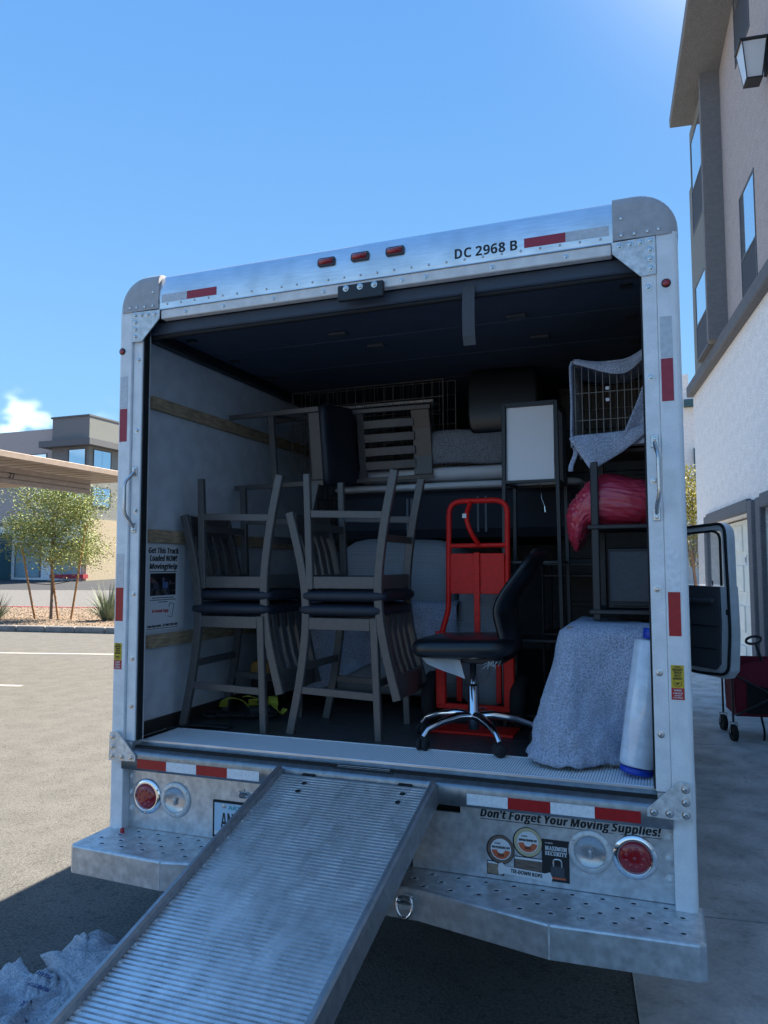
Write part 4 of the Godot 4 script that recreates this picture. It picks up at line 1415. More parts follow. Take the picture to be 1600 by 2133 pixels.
func supplies_sticker(pn: Node) -> void:
	var z := -0.0445
	var s := S()
	var a := rp(0.475, 0.806)
	var b := rp(1.118, 0.806)
	text(pn, "slogan", "Don't Forget Your Moving Supplies!", Vector3((a.x + b.x) * 0.5 - 0.006, a.y - 0.002, z), b.x - a.x - 0.016, 0.041, M.ink, Basis(), 0.2, 0.9)
	var ul := S()
	for q in [[0.0, 0.25], [0.262, 0.64], [0.69, 0.735], [0.775, 0.985]]:
		bl(ul, lerpf(a.x, b.x, q[0]), lerpf(a.x, b.x, q[1]), a.y - 0.0205, a.y - 0.0185, z, z + 0.001)
	part("underline", ul, M.ink, pn)
	var st := bpart("supplies_sticker", M.ink, pn, rp(0.7, 0).x, rp(0.798, 0).x, rp(0, 0.595).y, rp(0, 0.74).y, z - 0.001, z + 0.0005)
	# padlock card
	text(st, "lettering", "MAXIMUM", Vector3(rp(0.751, 0).x, rp(0, 0.71).y, z + 0.001), 0.078, 0.014, M.white_ink, Basis(), 0, 0.8, "Droid Serif")
	text(st, "lettering", "SECURITY", Vector3(rp(0.751, 0).x, rp(0, 0.692).y, z + 0.001), 0.078, 0.014, M.white_ink, Basis(), 0, 0.8, "Droid Serif")
	text(st, "lettering", "U-HAUL", Vector3(rp(0.727, 0).x, rp(0, 0.7275).y, z + 0.001), 0.028, 0.004, M.white_ink)
	s = S()
	bl(s, rp(0.732, 0).x, rp(0.78, 0).x, rp(0, 0.612).y, rp(0, 0.648).y, z, z + 0.002, 0.001)
	part("padlock_body", s, M.trim, st)
	s = S(true)
	var lc := rp(0.756, 0.648)
	tube(s, bend(PackedVector3Array([Vector3(lc.x - 0.015, lc.y, z + 0.001), Vector3(lc.x - 0.015, lc.y + 0.026, z + 0.001), Vector3(lc.x + 0.015, lc.y + 0.026, z + 0.001), Vector3(lc.x + 0.015, lc.y, z + 0.001)]), 0.014), 0.0035, 6)
	part("padlock_shackle", s, M.bolt, st)
	bpart("orange_strip", M.orange_print, st, rp(0.732, 0).x, rp(0.784, 0).x, rp(0, 0.604).y, rp(0, 0.611).y, z, z + 0.001)
	# cartons of tape
	for q in [["brown_print", 0.602, 0.701, 0.6, 0.665], ["tan_print", 0.502, 0.56, 0.593, 0.637]]:
		var p0 := rp(q[1], q[3])
		var p1 := rp(q[2], q[4])
		s = S()
		bl(s, p0.x - 0.003, p1.x + 0.003, p0.y - 0.003, p1.y + 0.003, z - 0.001, z + 0.0006)
		var o := part("tape_stack", s, M.ink, st)
		bpart("side", M[q[0]], o, p0.x, p1.x, p0.y, p1.y - 0.008, z, z + 0.001)
		bpart("top", M.paper, o, p0.x, p1.x, p1.y - 0.0075, p1.y, z, z + 0.0011)
	# two rolls of tape seen end on
	for q in [[0.552, 0.684, 0.05, "brown_print", "BOX PACKAGING TAPE"], [0.651, 0.721, 0.051, "cream", "SHIPPING/STRAPPING TAPE"]]:
		var c := rp(q[0], q[1])
		s = S()
		disc(s, Vector3(c.x - 0.002, c.y - 0.001, z + 0.0014), 0, q[2] + 0.003, 32)
		var o := part("tape_roll", s, M.ink, st)
		s = S()
		disc(s, Vector3(c.x, c.y, z + 0.0019), q[2] * 0.78, q[2], 32)
		part("edge", s, M[q[3]], o)
		s = S()
		disc(s, Vector3(c.x, c.y, z + 0.0019), 0, q[2] * 0.77, 32)
		part("label", s, M.paper, o)
		s = S()
		disc(s, Vector3(c.x, c.y, z + 0.0023), q[2] * 0.3, q[2] * 0.7, 18, PI * 1.04, TAU * 0.98)
		part("orange_field", s, M.orange_print, o)
		text(o, "lettering", "U-HAUL", Vector3(c.x - 0.012, c.y + 0.021, z + 0.0024), 0.022, 0.005, M.ink)
		text(o, "lettering", q[4], Vector3(c.x, c.y + 0.007, z + 0.0024), 0.066, 0.008, M.ink)
		for i in 9:
			bpart("bar", M.ink, o, c.x - 0.011 + i * 0.0026, c.x - 0.0096 + i * 0.0026, c.y - 0.026, c.y - 0.015, z + 0.0023, z + 0.0027)
	# coil of rope in its wrapper
	var pa := rp(0.544, 0.615)
	var pb := rp(0.737, 0.606)
	var poly := PackedVector2Array()
	for p in [[0.0, -0.022], [0.02, -0.014], [0.17, -0.014], [0.19, -0.02], [0.196, 0.0], [0.188, 0.02], [0.17, 0.013], [0.025, 0.013], [0.012, 0.024], [0.0, 0.018], [-0.004, 0.0]]:
		poly.append(Vector2(pa.x + p[0], lerpf(pa.y, pb.y, p[0] / 0.195) + p[1]))
	s = S()
	prism(s, poly, 0.0008, Transform3D(Basis(), Vector3(0, 0, z + 0.003)))
	var rope := part("rope_pack", s, M.white_ink, st)
	text(rope, "lettering", "TIE-DOWN ROPE", Vector3((pa.x + pb.x) * 0.5 + 0.004, (pa.y + pb.y) * 0.5 + 0.001, z + 0.0042), 0.115, 0.013, M.ink, Basis(Vector3.BACK, -0.04), 0, 0.5)

func poster(t: Node) -> void:
	var b := Basis(Vector3(0, 0, -1), Vector3(0, 1, 0), Vector3(1, 0, 0))
	var x := -1.1655
	var p := bpart("wall_poster", M.paper, t, -1.169, x, 1.417, 1.836, -0.462, -0.15)
	var z := -0.3
	for q in [["Get This Truck", 1.803, 0.235, 0.03, 0.15, "ink"], ["Loaded NOW!", 1.766, 0.21, 0.03, 0.15, "ink"], ["MovingHelp", 1.722, 0.215, 0.036, 0.2, "ink"], ["U-Haul App", 1.508, 0.125, 0.02, 0.0, "print_red"], ["Same Day Service ...IT'S NOT TOO LATE!", 1.437, 0.235, 0.016, 0.1, "ink"]]:
		text(p, "lettering", q[0], Vector3(x + 0.0006, q[1], z + (0.03 if q[1] < 1.6 and q[1] > 1.5 else 0.01)), q[2], q[3], M[q[5]], b, q[4], 0.6)
	bpart("underline", M.ink, p, x, x + 0.001, 1.698, 1.7015, -0.395, -0.18)
	bpart("underline", M.ink, p, x, x + 0.001, 1.424, 1.4265, -0.41, -0.17)
	for q in [[1.573, 0.17], [1.5625, 0.2], [1.552, 0.07]]:
		bpart("fine_print", M.trim, p, x, x + 0.0008, q[0] - 0.0018, q[0] + 0.0018, -0.29 - q[1] * 0.5, -0.29 + q[1] * 0.5)
	# the photograph printed on it: dark blurred shapes
	rng.seed = 4
	var im := Image.create(64, 56, false, Image.FORMAT_RGB8)
	im.fill(Color(0.1, 0.1, 0.12))
	for i in 60:
		var v := rng.randf_range(0.05, 0.42)
		im.fill_rect(Rect2i(rng.randi_range(0, 58), rng.randi_range(0, 50), rng.randi_range(3, 12), rng.randi_range(3, 16)), Color(v, v * 0.95, v * rng.randf_range(0.85, 1.2)))
	im.fill_rect(Rect2i(30, 22, 14, 16), Color(0.35, 0.45, 0.62))
	im.fill_rect(Rect2i(0, 10, 3, 12), Color(0.5, 0.06, 0.06))
	im.resize(128, 112, Image.INTERPOLATE_CUBIC)
	var m := StandardMaterial3D.new()
	m.albedo_texture = ImageTexture.create_from_image(im)
	m.roughness = 0.5
	var qm := QuadMesh.new()
	qm.size = Vector2(0.2, 0.108)
	put("photo_print", qm, m, p, Transform3D(b, Vector3(x + 0.0008, 1.638, -0.288)))
	# outline of a telephone
	var s := S()
	tube(s, bend(PackedVector3Array([Vector3(x + 0.001, 1.482, -0.325), Vector3(x + 0.001, 1.475, -0.36), Vector3(x + 0.001, 1.54, -0.375), Vector3(x + 0.001, 1.546, -0.34), Vector3(x + 0.001, 1.525, -0.336)]), 0.006), 0.0013, 4)
	part("phone_outline", s, M.trim, p)

func cab(t: Node) -> void:
	var s := S()
	var prof := PackedVector2Array()
	for p in [[-4.6, 0.55], [-4.6, 2.15], [-4.9, 2.2], [-5.5, 2.15], [-6.0, 1.55], [-7.1, 1.35], [-7.25, 1.15], [-7.25, 0.55]]:
		prof.append(Vector2(p[0], p[1]))
	prism(s, prof, 1.96, Transform3D(Basis(Vector3(0, 0, 1), Vector3(0, 1, 0), Vector3(1, 0, 0)), Vector3(-0.98, 0, 0)))
	var c := part("cab", s, M.body_white, t)
	bpart("attic", M.body_white, t, -1.2, 1.2, 2.25, 3.02, -5.5, -4.56, 0.04)
	bpart("bumper", M.black, t, -1.0, 1.0, 0.42, 0.68, -7.38, -7.22, 0.03)
	s = S()
	var wp := PackedVector2Array([Vector2(-5.56, 2.08), Vector2(-6.0, 1.58), Vector2(-5.98, 1.56), Vector2(-5.54, 2.06)])
	prism(s, wp, 1.8, Transform3D(Basis(Vector3(0, 0, 1), Vector3(0, 1, 0), Vector3(1, 0, 0)), Vector3(-0.9, 0.02, -0.01)))
	part("windscreen", s, M.glass_dark, c)
	bpart("door_opening", M.black, c, 0.975, 0.984, 0.68, 2.06, -5.75, -4.75)
	bpart("side_window", M.glass_dark, c, -0.986, -0.975, 1.5, 2.02, -5.6, -4.8)
	# open passenger door: hinge far, free edge towards us
	var hinge := Vector3(0.985, 0, -5.37)
	var u := Vector3(0.72, 0, 0.69).normalized()
	var n := Vector3(-0.69, 0, 0.72).normalized()
	var b := Basis(u, Vector3.UP, n)
	var X := Transform3D(b, hinge)
	var sil := func(x0: float, x1: float, y0: float, y1: float, r: float, slope: float) -> PackedVector2Array:
		var a := bend(PackedVector3Array([Vector3(x0, y0, 0), Vector3(x1, y0, 0), Vector3(x1, y1, 0), Vector3(x0 + slope, y1, 0), Vector3(x0, y0 + (y1 - y0) * 0.62, 0), Vector3(x0, y0 + 0.001, 0)]), r, 6)
		var o := PackedVector2Array()
		for p in a:
			o.append(Vector2(p.x, p.y))
		return o
	# shell below the window line, then the window frame above it
	s = S()
	prism(s, PackedVector2Array([Vector2(0, 0.74), Vector2(0.87, 0.7), Vector2(0.93, 0.77), Vector2(0.955, 1.1), Vector2(0.945, 1.53), Vector2(0, 1.53)]), 0.11, X.translated_local(Vector3(0, 0, -0.1)))
	var d := part("cab_door", s, M.body_white, t)
	s = S()
	var pillar := rect(0.075, 0.1, 0.012)
	sweep(s, bend(PackedVector3Array([X * Vector3(0.06, 1.5, -0.045), X * Vector3(0.36, 2.06, -0.045), X * Vector3(0.905, 2.09, -0.045), X * Vector3(0.91, 1.5, -0.045)]), 0.11, 7), pillar, n)
	part("window_frame", s, M.body_white, d)
	s = S()
	sweep(s, bend(PackedVector3Array([X * Vector3(0.12, 1.56, 0.012), X * Vector3(0.38, 2.025, 0.012), X * Vector3(0.86, 2.045, 0.012), X * Vector3(0.86, 1.54, 0.012)]), 0.1, 7), rect(0.022, 0.02, 0.005), n)
	part("window_seal", s, M.rubber, d)
	s = S()
	sweep(s, bend(PackedVector3Array([X * Vector3(0.05, 1.5, 0.018), X * Vector3(0.34, 2.085, 0.018), X * Vector3(0.915, 2.11, 0.018), X * Vector3(0.935, 1.5, 0.018), X * Vector3(0.94, 1.1, 0.018), X * Vector3(0.905, 0.74, 0.018), X * Vector3(0.6, 0.725, 0.018), X * Vector3(0.05, 0.76, 0.018)]), 0.09, 7), rect(0.026, 0.022, 0.006), n)
	part("door_seal", s, M.rubber, d)
	s = S()
	prism(s, PackedVector2Array([Vector2(0.05, 0.8), Vector2(0.78, 0.775), Vector2(0.83, 0.83), Vector2(0.85, 1.2), Vector2(0.845, 1.53), Vector2(0.05, 1.55)]), 0.03, X.translated_local(Vector3(0, 0, 0.008)))
	var tr := part("trim_panel", s, M.trim, d)
	s = S()
	box(s, X * Vector3(0.44, 1.4, 0.06), Vector3(0.76, 0.05, 0.06), 0.015, b)
	part("armrest", s, M.trim, tr)
	s = S()
	box(s, X * Vector3(0.44, 1.17, 0.04), Vector3(0.76, 0.008, 0.012), 0.002, b)
	box(s, X * Vector3(0.44, 0.96, 0.04), Vector3(0.74, 0.008, 0.012), 0.002, b)
	part("trim_line", s, M.black, tr)
	s = S()
	prism(s, PackedVector2Array([Vector2(0.12, 1.55), Vector2(0.86, 1.55), Vector2(0.85, 2.03), Vector2(0.38, 2.02)]), 0.006, X.translated_local(Vector3(0, 0, -0.03)))
	part("window_glass", s, M.glass, d)
	s = S()
	box(s, X * Vector3(0.915, 1.3, 0.012), Vector3(0.03, 0.05, 0.012), 0.003, b)
	part("latch", s, M.black_metal, d)
	s = S(true)
	tube(s, PackedVector3Array([X * Vector3(0.77, 1.54, 0.02), X * Vector3(0.77, 1.585, 0.02)]), 0.007, 6)
	part("lock_button", s, M.black, tr)

# ---------------------------------------------------------------- ramp
func ramp() -> void:
	var r := thing("loading_ramp", "ribbed aluminium loading ramp hooked to the rear sill", "ramp")
	var a := Vector3(0, 0.878, 0.022)
	var e := Vector3(0, 0.02, 2.98)
	var len := (e - a).length()
	var d := (e - a).normalized()
	var up := Vector3(0, d.z, -d.y).normalized()
	var b := Basis(Vector3.RIGHT, up, Vector3.RIGHT.cross(up))
	if b.z.dot(d) < 0:
		b = Basis(Vector3.RIGHT, up, d)
	b = Basis(Vector3.RIGHT, up, d)
	var X := Transform3D(b, a)
	var x0 := -0.335
	var x1 := 0.292
	# ribbed deck: one pressed sheet
	var s := S()
	var n := int(len / 0.0165)
	var pitch := len / n
	for i in n:
		var z := i * pitch
		var q := [[0.0, 0.0], [0.16, 0.0], [0.26, 0.008], [0.84, 0.008], [0.94, 0.0], [1.0, 0.0]]
		for k in q.size() - 1:
			quad(s, X * Vector3(x0, q[k][1], z + q[k][0] * pitch), X * Vector3(x1, q[k][1], z + q[k][0] * pitch), X * Vector3(x1, q[k + 1][1], z + q[k + 1][0] * pitch), X * Vector3(x0, q[k + 1][1], z + q[k + 1][0] * pitch), X * Vector3(0, -1, z))
	part("ribbed_deck", s, M.ramp, r)
	s = S()
	box(s, X * Vector3((x0 + x1) * 0.5, -0.012, len * 0.5), Vector3(x1 - x0, 0.014, len), 0, b)
	part("deck_plate", s, M.ramp_rail, r)
	for q in [x0 - 0.013, x1 + 0.013]:
		s = S()
		var prof := PackedVector2Array([Vector2(-0.0125, -0.06), Vector2(0.0125, -0.06), Vector2(0.0125, 0.03), Vector2(0.006, 0.038), Vector2(-0.006, 0.038), Vector2(-0.0125, 0.03)])
		prism(s, prof, len, X.translated_local(Vector3(q, 0, -0.005)))
		part("side_rail", s, M.ramp_rail, r)
	# weld beads along the rails, hook slots and holes at the top
	rng.seed = 12
	s = S(true)
	for i in 34:
		for q in [[x0 + 0.004, 1.0], [x1 - 0.004, -1.0]]:
			var z := 0.25 + i * 0.085 + rng.randf_range(-0.01, 0.01)
			if z < len - 0.05:
				lathe(s, PackedVector2Array([Vector2(0.009, 0), Vector2(0.006, 0.005), Vector2(0, 0.007)]), 6, Transform3D(b, X * Vector3(q[0], 0.003, z)))
	stuff(part("weld_beads", s, M.gusset, r))
	for x in [-0.22, 0.19]:
		s = S()
		box(s, X * Vector3(x, 0.006, -0.01), Vector3(0.055, 0.008, 0.018), 0.001, b)
		part("hook_slot", s, M.chassis, r)
		for z in [0.055, 0.11]:
			s = S()
			lathe(s, PackedVector2Array([Vector2(0.011, 0.0087), Vector2(0, 0.0087)]), 12, Transform3D(b, X * Vector3(x + 0.01, 0, z)))
			part("hole", s, M.chassis, r)
	s = S()
	box(s, X * Vector3((x0 + x1) * 0.5, -0.02, -0.012), Vector3(x1 - x0, 0.03, 0.02), 0.002, b)
	part("top_hook", s, M.alu, r)

# ---------------------------------------------------------------- cargo
func V(x: float, y: float, z: float) -> Vector3:
	return Vector3(x, y, z)

# rounded slab (a cushion) as a squashed superellipsoid
func pillow(s: SurfaceTool, c: Vector3, h: Vector3, e := 0.28, b := Basis(), n := 28, m := 12, ev := 0.38) -> void:
	s.set_smooth_group(0)
	var f := func(u: float, v: float) -> Vector3:
		var cu := cos(u)
		var su := sin(u)
		var cv := cos(v)
		var sv := sin(v)
		return c + b * Vector3(h.x * pow(abs(cv), ev) * sign(cu) * pow(abs(cu), e), h.y * sign(sv) * pow(abs(sv), 0.7), h.z * pow(abs(cv), ev) * sign(su) * pow(abs(su), e))
	for i in n:
		for j in m:
			var u0 := TAU * i / n
			var u1 := TAU * (i + 1) / n
			var v0 := -PI / 2 + PI * j / m
			var v1 := -PI / 2 + PI * (j + 1) / m
			if j == 0:
				tri(s, f.call(u0, v0), f.call(u0, v1), f.call(u1, v1), c)
			elif j == m - 1:
				tri(s, f.call(u0, v0), f.call(u1, v0), f.call(u0, v1), c)
			else:
				quad(s, f.call(u0, v0), f.call(u1, v0), f.call(u1, v1), f.call(u0, v1), c)

# counter height chair, front along +x, standing on its own origin
func chair() -> Node3D:
	var g := thing("counter_chair", "", "chair", Vector3.ZERO, 0, "counter height chairs stacked in the truck")
	for z in [-0.2, 0.2]:
		var s := S()
		var pts := PackedVector3Array()
		var k := [V(-0.245, 0, z), V(-0.2, 0.22, z), V(-0.172, 0.42, z), V(-0.165, 0.56, z), V(-0.175, 0.7, z), V(-0.205, 0.85, z), V(-0.255, 1.04, z)]
		for i in k.size() - 1:
			for j in 4:
				pts.append(k[i].cubic_interpolate(k[i + 1], k[max(i - 1, 0)], k[min(i + 2, k.size() - 1)], j / 4.0))
		pts.append(k[-1])
		sweep(s, pts, rect(0.026, 0.04, 0.003), Vector3.RIGHT)
		part("rear_leg", s, M.chair_wood, g)
		s = S()
		sweep(s, PackedVector3Array([V(0.2, 0, z), V(0.178, 0.545, z)]), rect(0.03, 0.036, 0.003), Vector3.RIGHT, PackedFloat32Array([0.9, 1.0]))
		part("front_leg", s, M.chair_wood, g)
		s = S()
		sweep(s, PackedVector3Array([V(-0.2, 0.205, z), V(0.192, 0.19, z)]), rect(0.016, 0.034, 0.002), Vector3.UP)
		part("stretcher", s, M.chair_wood, g)
		s = S()
		box(s, V(0.005, 0.515, z), V(0.31, 0.056, 0.02), 0.002)
		part("apron", s, M.chair_wood, g)
	for q in [[0.178, 0.512, 0.066], [-0.165, 0.512, 0.066]]:
		var s := S()
		box(s, V(q[0], q[1], 0), V(0.022, q[2], 0.366), 0.002)
		part("apron", s, M.chair_wood, g)
	for q in [[0.188, 0.25], [-0.186, 0.31]]:
		var s := S()
		box(s, V(q[0], q[1], 0), V(0.02, 0.034, 0.372), 0.002)
		part("stretcher", s, M.chair_wood, g)
	var s2 := S()
	pillow(s2, V(0.01, 0.578, 0), V(0.222, 0.031, 0.225), 0.2, Basis(), 32, 14, 0.3)
	part("cushion", s2, M.cushion, g)
	var rail := S()
	sweep(rail, PackedVector3Array([V(-0.238, 0.985, -0.186), V(-0.252, 0.985, -0.08), V(-0.252, 0.985, 0.08), V(-0.238, 0.985, 0.186)]), rect(0.02, 0.11, 0.003), Vector3.UP)
	part("top_rail", rail, M.chair_wood, g)
	rail = S()
	box(rail, V(-0.17, 0.64, 0), V(0.02, 0.04, 0.372), 0.002)
	part("lower_rail", rail, M.chair_wood, g)
	for z in [-0.12, -0.04, 0.04, 0.12]:
		var s := S()
		sweep(s, PackedVector3Array([V(-0.17, 0.655, z), V(-0.182, 0.75, z), V(-0.206, 0.86, z), V(-0.234, 0.94, z)]), rect(0.048, 0.013, 0.002), Vector3.RIGHT)
		part("slat", s, M.chair_wood, g)
	return g

func again(o: Node3D, label: String, xf: Transform3D) -> Node3D:
	var c: Node3D = o.duplicate()
	c.name = nm(self, String(o.name))
	add_child(c, true)
	c.transform = xf
	c.set_meta("label", label)
	return c

func wire_panel(s: SurfaceTool, o: Vector3, u: Vector3, v: Vector3, nu: int, nv: int, r: float) -> void:
	for i in nu + 1:
		tube(s, PackedVector3Array([o + u * i / nu, o + u * i / nu + v]), r * (1.8 if i == 0 or i == nu else 1.0), 4)
	for j in nv + 1:
		tube(s, PackedVector3Array([o + v * j / nv, o + v * j / nv + u]), r * (1.8 if j == 0 or j == nv else 1.2), 4)

func cargo() -> void:
	var s: SurfaceTool
	# ---- stacked chairs
	var flip := Basis(Vector3.BACK, PI)
	var c := chair()
	c.position = V(-0.285, F, -0.62)
	c.set_meta("label", "upright dark chair left of the red hand truck, another chair upturned on its seat")
	again(c, "dark chair upturned on the seat of the chair beside the red hand truck", Transform3D(flip, V(-0.25, F + 1.222, -0.62)))
	again(c, "upright dark chair nearest the poster wall, another chair upturned on its seat", Transform3D(Basis(Vector3.UP, 0.03), V(-0.862, F, -0.585)))
	again(c, "dark chair upturned on the seat of the chair nearest the poster wall", Transform3D(flip, V(-0.83, F + 1.222, -0.6)))
	# lying on its side: legs towards the wall, seat upright
	var lie := Basis(Vector3(0, -0.12, 1).normalized(), Vector3(1, 0.02, 0).normalized(), Vector3(0, 1, 0.12).normalized())
	again(c, "dark chair lying on its side with legs to the wall, above the stacked chairs", Transform3D(lie.orthonormalized() * Basis(Vector3.UP, 0.0), V(-1.14, 2.39, -1.07)))

	# ---- sofa
	var so := thing("sofa", "grey tweed sofa behind the stacked chairs", "sofa", V(-0.42, F, -1.55))
	s = S(true)
	pillow(s, V(0.0, 0.3, 0.02), V(0.72, 0.25, 0.42), 0.12)
	part("seat_base", s, M.tweed, so)
	s = S(true)
	pillow(s, V(0.12, 0.7, 0.02), V(0.36, 0.245, 0.33), 0.18, Basis(Vector3.BACK, -0.03))
	part("arm", s, M.tweed, so)
	s = S(true)
	pillow(s, V(0.64, 0.42, 0.3), V(0.14, 0.38, 0.1), 0.2, Basis(Vector3.RIGHT, -0.1))
	part("cushion", s, M.tweed, so)
	for x in [-0.6, 0.6]:
		for z in [-0.3, 0.3]:
			s = S()
			box(s, V(x, 0.04, z), V(0.08, 0.08, 0.08), 0.005)
			part("foot", s, M.black_wood, so)
	# blue felt pad drawn over the sofa
	s = S(true)
	var fn := FastNoiseLite.new()
	fn.seed = 2
	fn.frequency = 2.2
	sheet(s, 40, 26, func(u: float, v: float) -> Vector3:
		var x := -1.1 + 1.2 * u
		var arm := 1.0 - smoothstep(0.0, 0.1, abs(x + 0.3) - 0.44)
		var top := 1.52
		var t := v * 1.05
		var w := fn.get_noise_2d(u * 2.0, v * 1.3) * 0.03
		var drop := 0.30 + 0.14 * sin(u * 5.0 + 0.6) + 0.1 * u
		var z: float = -1.32 + min(t, 0.3) * 0.8
		var y := top + 0.01
		if t > 0.27:
			y = top - (t - 0.27) * drop * 1.4
			z = -1.085 + 0.03 * sin(u * 23.0) * (t - 0.27) + w
		return V(x, y + w * 0.4, z), 0.006)
	tag(part("moving_blanket", s, M.felt, self), "blue felt moving blanket draped over the front of the sofa", "blanket", "felt moving blankets")
	s = S(true)
	sheet(s, 18, 16, func(u: float, v: float) -> Vector3:
		var x := -1.1 + 0.44 * u
		var y := 1.52 + 0.27 * sin(PI * clamp(u * 1.3 - 0.1, 0, 1)) * (1.0 - 0.75 * v) + 0.012 * fn.get_noise_2d(u * 3, v * 3)
		return V(x, y, -1.5 + 0.42 * v), 0.006)
	tag(part("moving_blanket", s, M.felt, self), "crumpled blue felt blanket on the sofa near the poster wall", "blanket", "felt moving blankets")

	# ---- mattress with pads on it
	var ma := thing("mattress", "dark sided mattress with white top lying across the sofa", "mattress", V(-0.02, 1.885, -2.2))
	s = S()
	bl(s, -0.72, 0.74, 0.0, 0.29, -0.85, 0.85, 0.05)
	part("side_band", s, M.mattress_dark, ma)
	s = S(true)
	pillow(s, V(0.01, 0.3, 0.0), V(0.745, 0.035, 0.865), 0.1)
	part("pillow_top", s, M.mattress_white, ma)
	s = S(true)
	tube(s, PackedVector3Array([V(-0.73, 0.268, 0.853), V(0, 0.272, 0.856), V(0.745, 0.268, 0.853)]), 0.006, 6)
	part("piping", s, M.black, ma)
	for x in [-0.24, -0.215, 0.18, 0.225]:
		s = S()
		box(s, V(x, 0.13, 0.853), V(0.012, 0.2, 0.006), 0.001)
		part("stripe", s, M.stripe_grey, ma)
	s = S(true)
	pillow(s, V(-0.1, 2.262, -1.64), V(0.54, 0.042, 0.29), 0.12)
	tag(part("white_bedding", s, M.mattress_white, self), "folded white bedding lying on the mattress under the grey pad", "bedding")
	s = S(true)
	sheet(s, 30, 18, func(u: float, v: float) -> Vector3:
		var y := 2.31
		var z: float = -1.9 + 0.55 * min(v * 1.6, 1.0)
		y += 0.19 * (1.0 - smoothstep(0.5, 1.0, v)) + 0.008 * sin(u * 7.0)
		if v > 0.55:
			z = -1.36 + 0.03 * sin((v - 0.55) * 7.0)
		return V(-0.15 + 0.62 * u, y, z), 0.012)
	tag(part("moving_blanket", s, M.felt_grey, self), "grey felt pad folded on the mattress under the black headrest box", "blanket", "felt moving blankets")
	s = S()
	var bb := S(true)
	pillow(bb, V(0, 0.185, 0), V(0.2, 0.185, 0.18), 0.1, Basis(), 40, 20, 0.14)
	var ot := thing("ottoman", "black leather cube ottoman on the grey pad under the ceiling", "ottoman", V(0.30, 2.465, -1.5), 0.06)
	part("body", bb, M.leather, ot)

	# ---- wire crates at the back
	var k := thing("wire_crate", "folded wire dog crate standing behind the mattress under the ceiling", "crate", V(-1.06, 2.305, -1.48))
	ot = k
	for q in [[V(0, 0, 0.04), 16, 5, 0.0016], [V(0.06, -0.0, -0.02), 20, 6, 0.0013]]:
		s = S()
		wire_panel(s, q[0], V(1.0, 0, 0.02), V(0, 0.52, 0), q[1], q[2], q[3])
		part("wire_panel", s, M.wire, k)
	s = S()
	box(s, V(0.6, 0.42, -0.09), V(0.62, 0.02, 0.1), 0.003)
	part("tray", s, M.galv, k)
	k = thing("wire_crate", "narrow black wire crate panel leaning against the left inner wall", "crate", V(-1.14, F, -1.98))
	s = S()
	wire_panel(s, V(0, 0.95, 0), V(0.3, 0, -0.1), V(0, 0.9, 0), 9, 3, 0.002)
	tube(s, PackedVector3Array([V(0.02, 0, 0), V(0.02, 0.95, 0)]), 0.01, 6)
	tube(s, PackedVector3Array([V(0.28, 0, -0.09), V(0.28, 0.95, -0.09)]), 0.01, 6)
	part("wire_panel", s, M.black_metal, k)

	# ---- drawer tower at the back right
	var dr := thing("drawer_tower", "dark brown chest of drawers in the far right corner under the ceiling", "dresser", V(0.86, F, -2.05))
	s = S()
	bl(s, -0.3, 0.3, 0, 1.86, -0.25, 0.25, 0.006)
	part("carcass", s, M.black_wood, dr)
	for i in 7:
		s = S()
		bl(s, -0.285, 0.285, 0.06 + i * 0.255, 0.29 + i * 0.255, 0.25, 0.27, 0.004)
		part("drawer", s, M.dark_brown, dr)

	# ---- red hand truck
	var ht := thing("hand_truck", "red steel hand truck standing upright behind the office chair", "hand truck", V(0.262, F, -0.87))
	s = S(true)
	tube(s, bend(PackedVector3Array([V(-0.18, 0.42, 0.03), V(-0.165, 0.5, 0.0), V(-0.145, 0.56, 0.0), V(-0.145, 1.11, -0.03), V(0.155, 1.11, -0.03), V(0.155, 0.56, 0.0), V(0.165, 0.5, 0.0), V(0.18, 0.42, 0.03)]), 0.07), 0.014, 10)
	part("main_frame", s, M.red_paint, ht)
	s = S(true)
	tube(s, PackedVector3Array([V(-0.145, 0.885, -0.02), V(0.155, 0.885, -0.02)]), 0.012, 8)
	part("cross_bar", s, M.red_paint, ht)
	s = S(true)
	sweep(s, bend(PackedVector3Array([V(-0.03, 1.105, -0.025), V(-0.045, 1.03, 0.03), V(-0.02, 0.95, 0.03), V(0.01, 0.89, -0.01)]), 0.05), rect(0.022, 0.022, 0.006), Vector3.BACK)
	part("handle_loop", s, M.red_paint, ht)
	s = S()
	bl(s, -0.012, 0.008, 0, 0.022, 0, 0.002)
	part("sticker", s, M.paper, ht).position = V(-0.045, 1.02, 0.042)
	s = S()
	bl(s, -0.132, 0.142, 0.645, 0.845, -0.006, 0.004, 0.002)
	part("plate", s, M.red_paint, ht)
	s = S()
	bl(s, -0.01, 0.02, 0.36, 0.85, 0.005, 0.016, 0.002)
	part("centre_strip", s, M.red_paint, ht)
	for x in [-0.2, 0.14]:
		s = S()
		bl(s, x, x + 0.05, 0.1, 0.46, 0.02, 0.05, 0.004)
		part("lower_upright", s, M.red_paint, ht)
		s = S()
		bl(s, x * 0.6 - 0.01, x * 0.6 + 0.018, 0.1, 0.4, -0.1, -0.08, 0.004)
		part("brace", s, M.red_paint, ht)
	s = S()
	bl(s, -0.2, 0.19, 0.31, 0.335, 0.018, 0.045, 0.003)
	part("lower_bar", s, M.red_paint, ht)
	s = S()
	bl(s, -0.2, 0.19, 0.085, 0.11, 0.018, 0.045, 0.003)
	part("lower_bar", s, M.red_paint, ht)
	s = S()
	bl(s, -0.21, 0.21, 0.0, 0.012, 0.02, 0.2, 0.002)
	part("toe_plate", s, M.red_paint, ht)
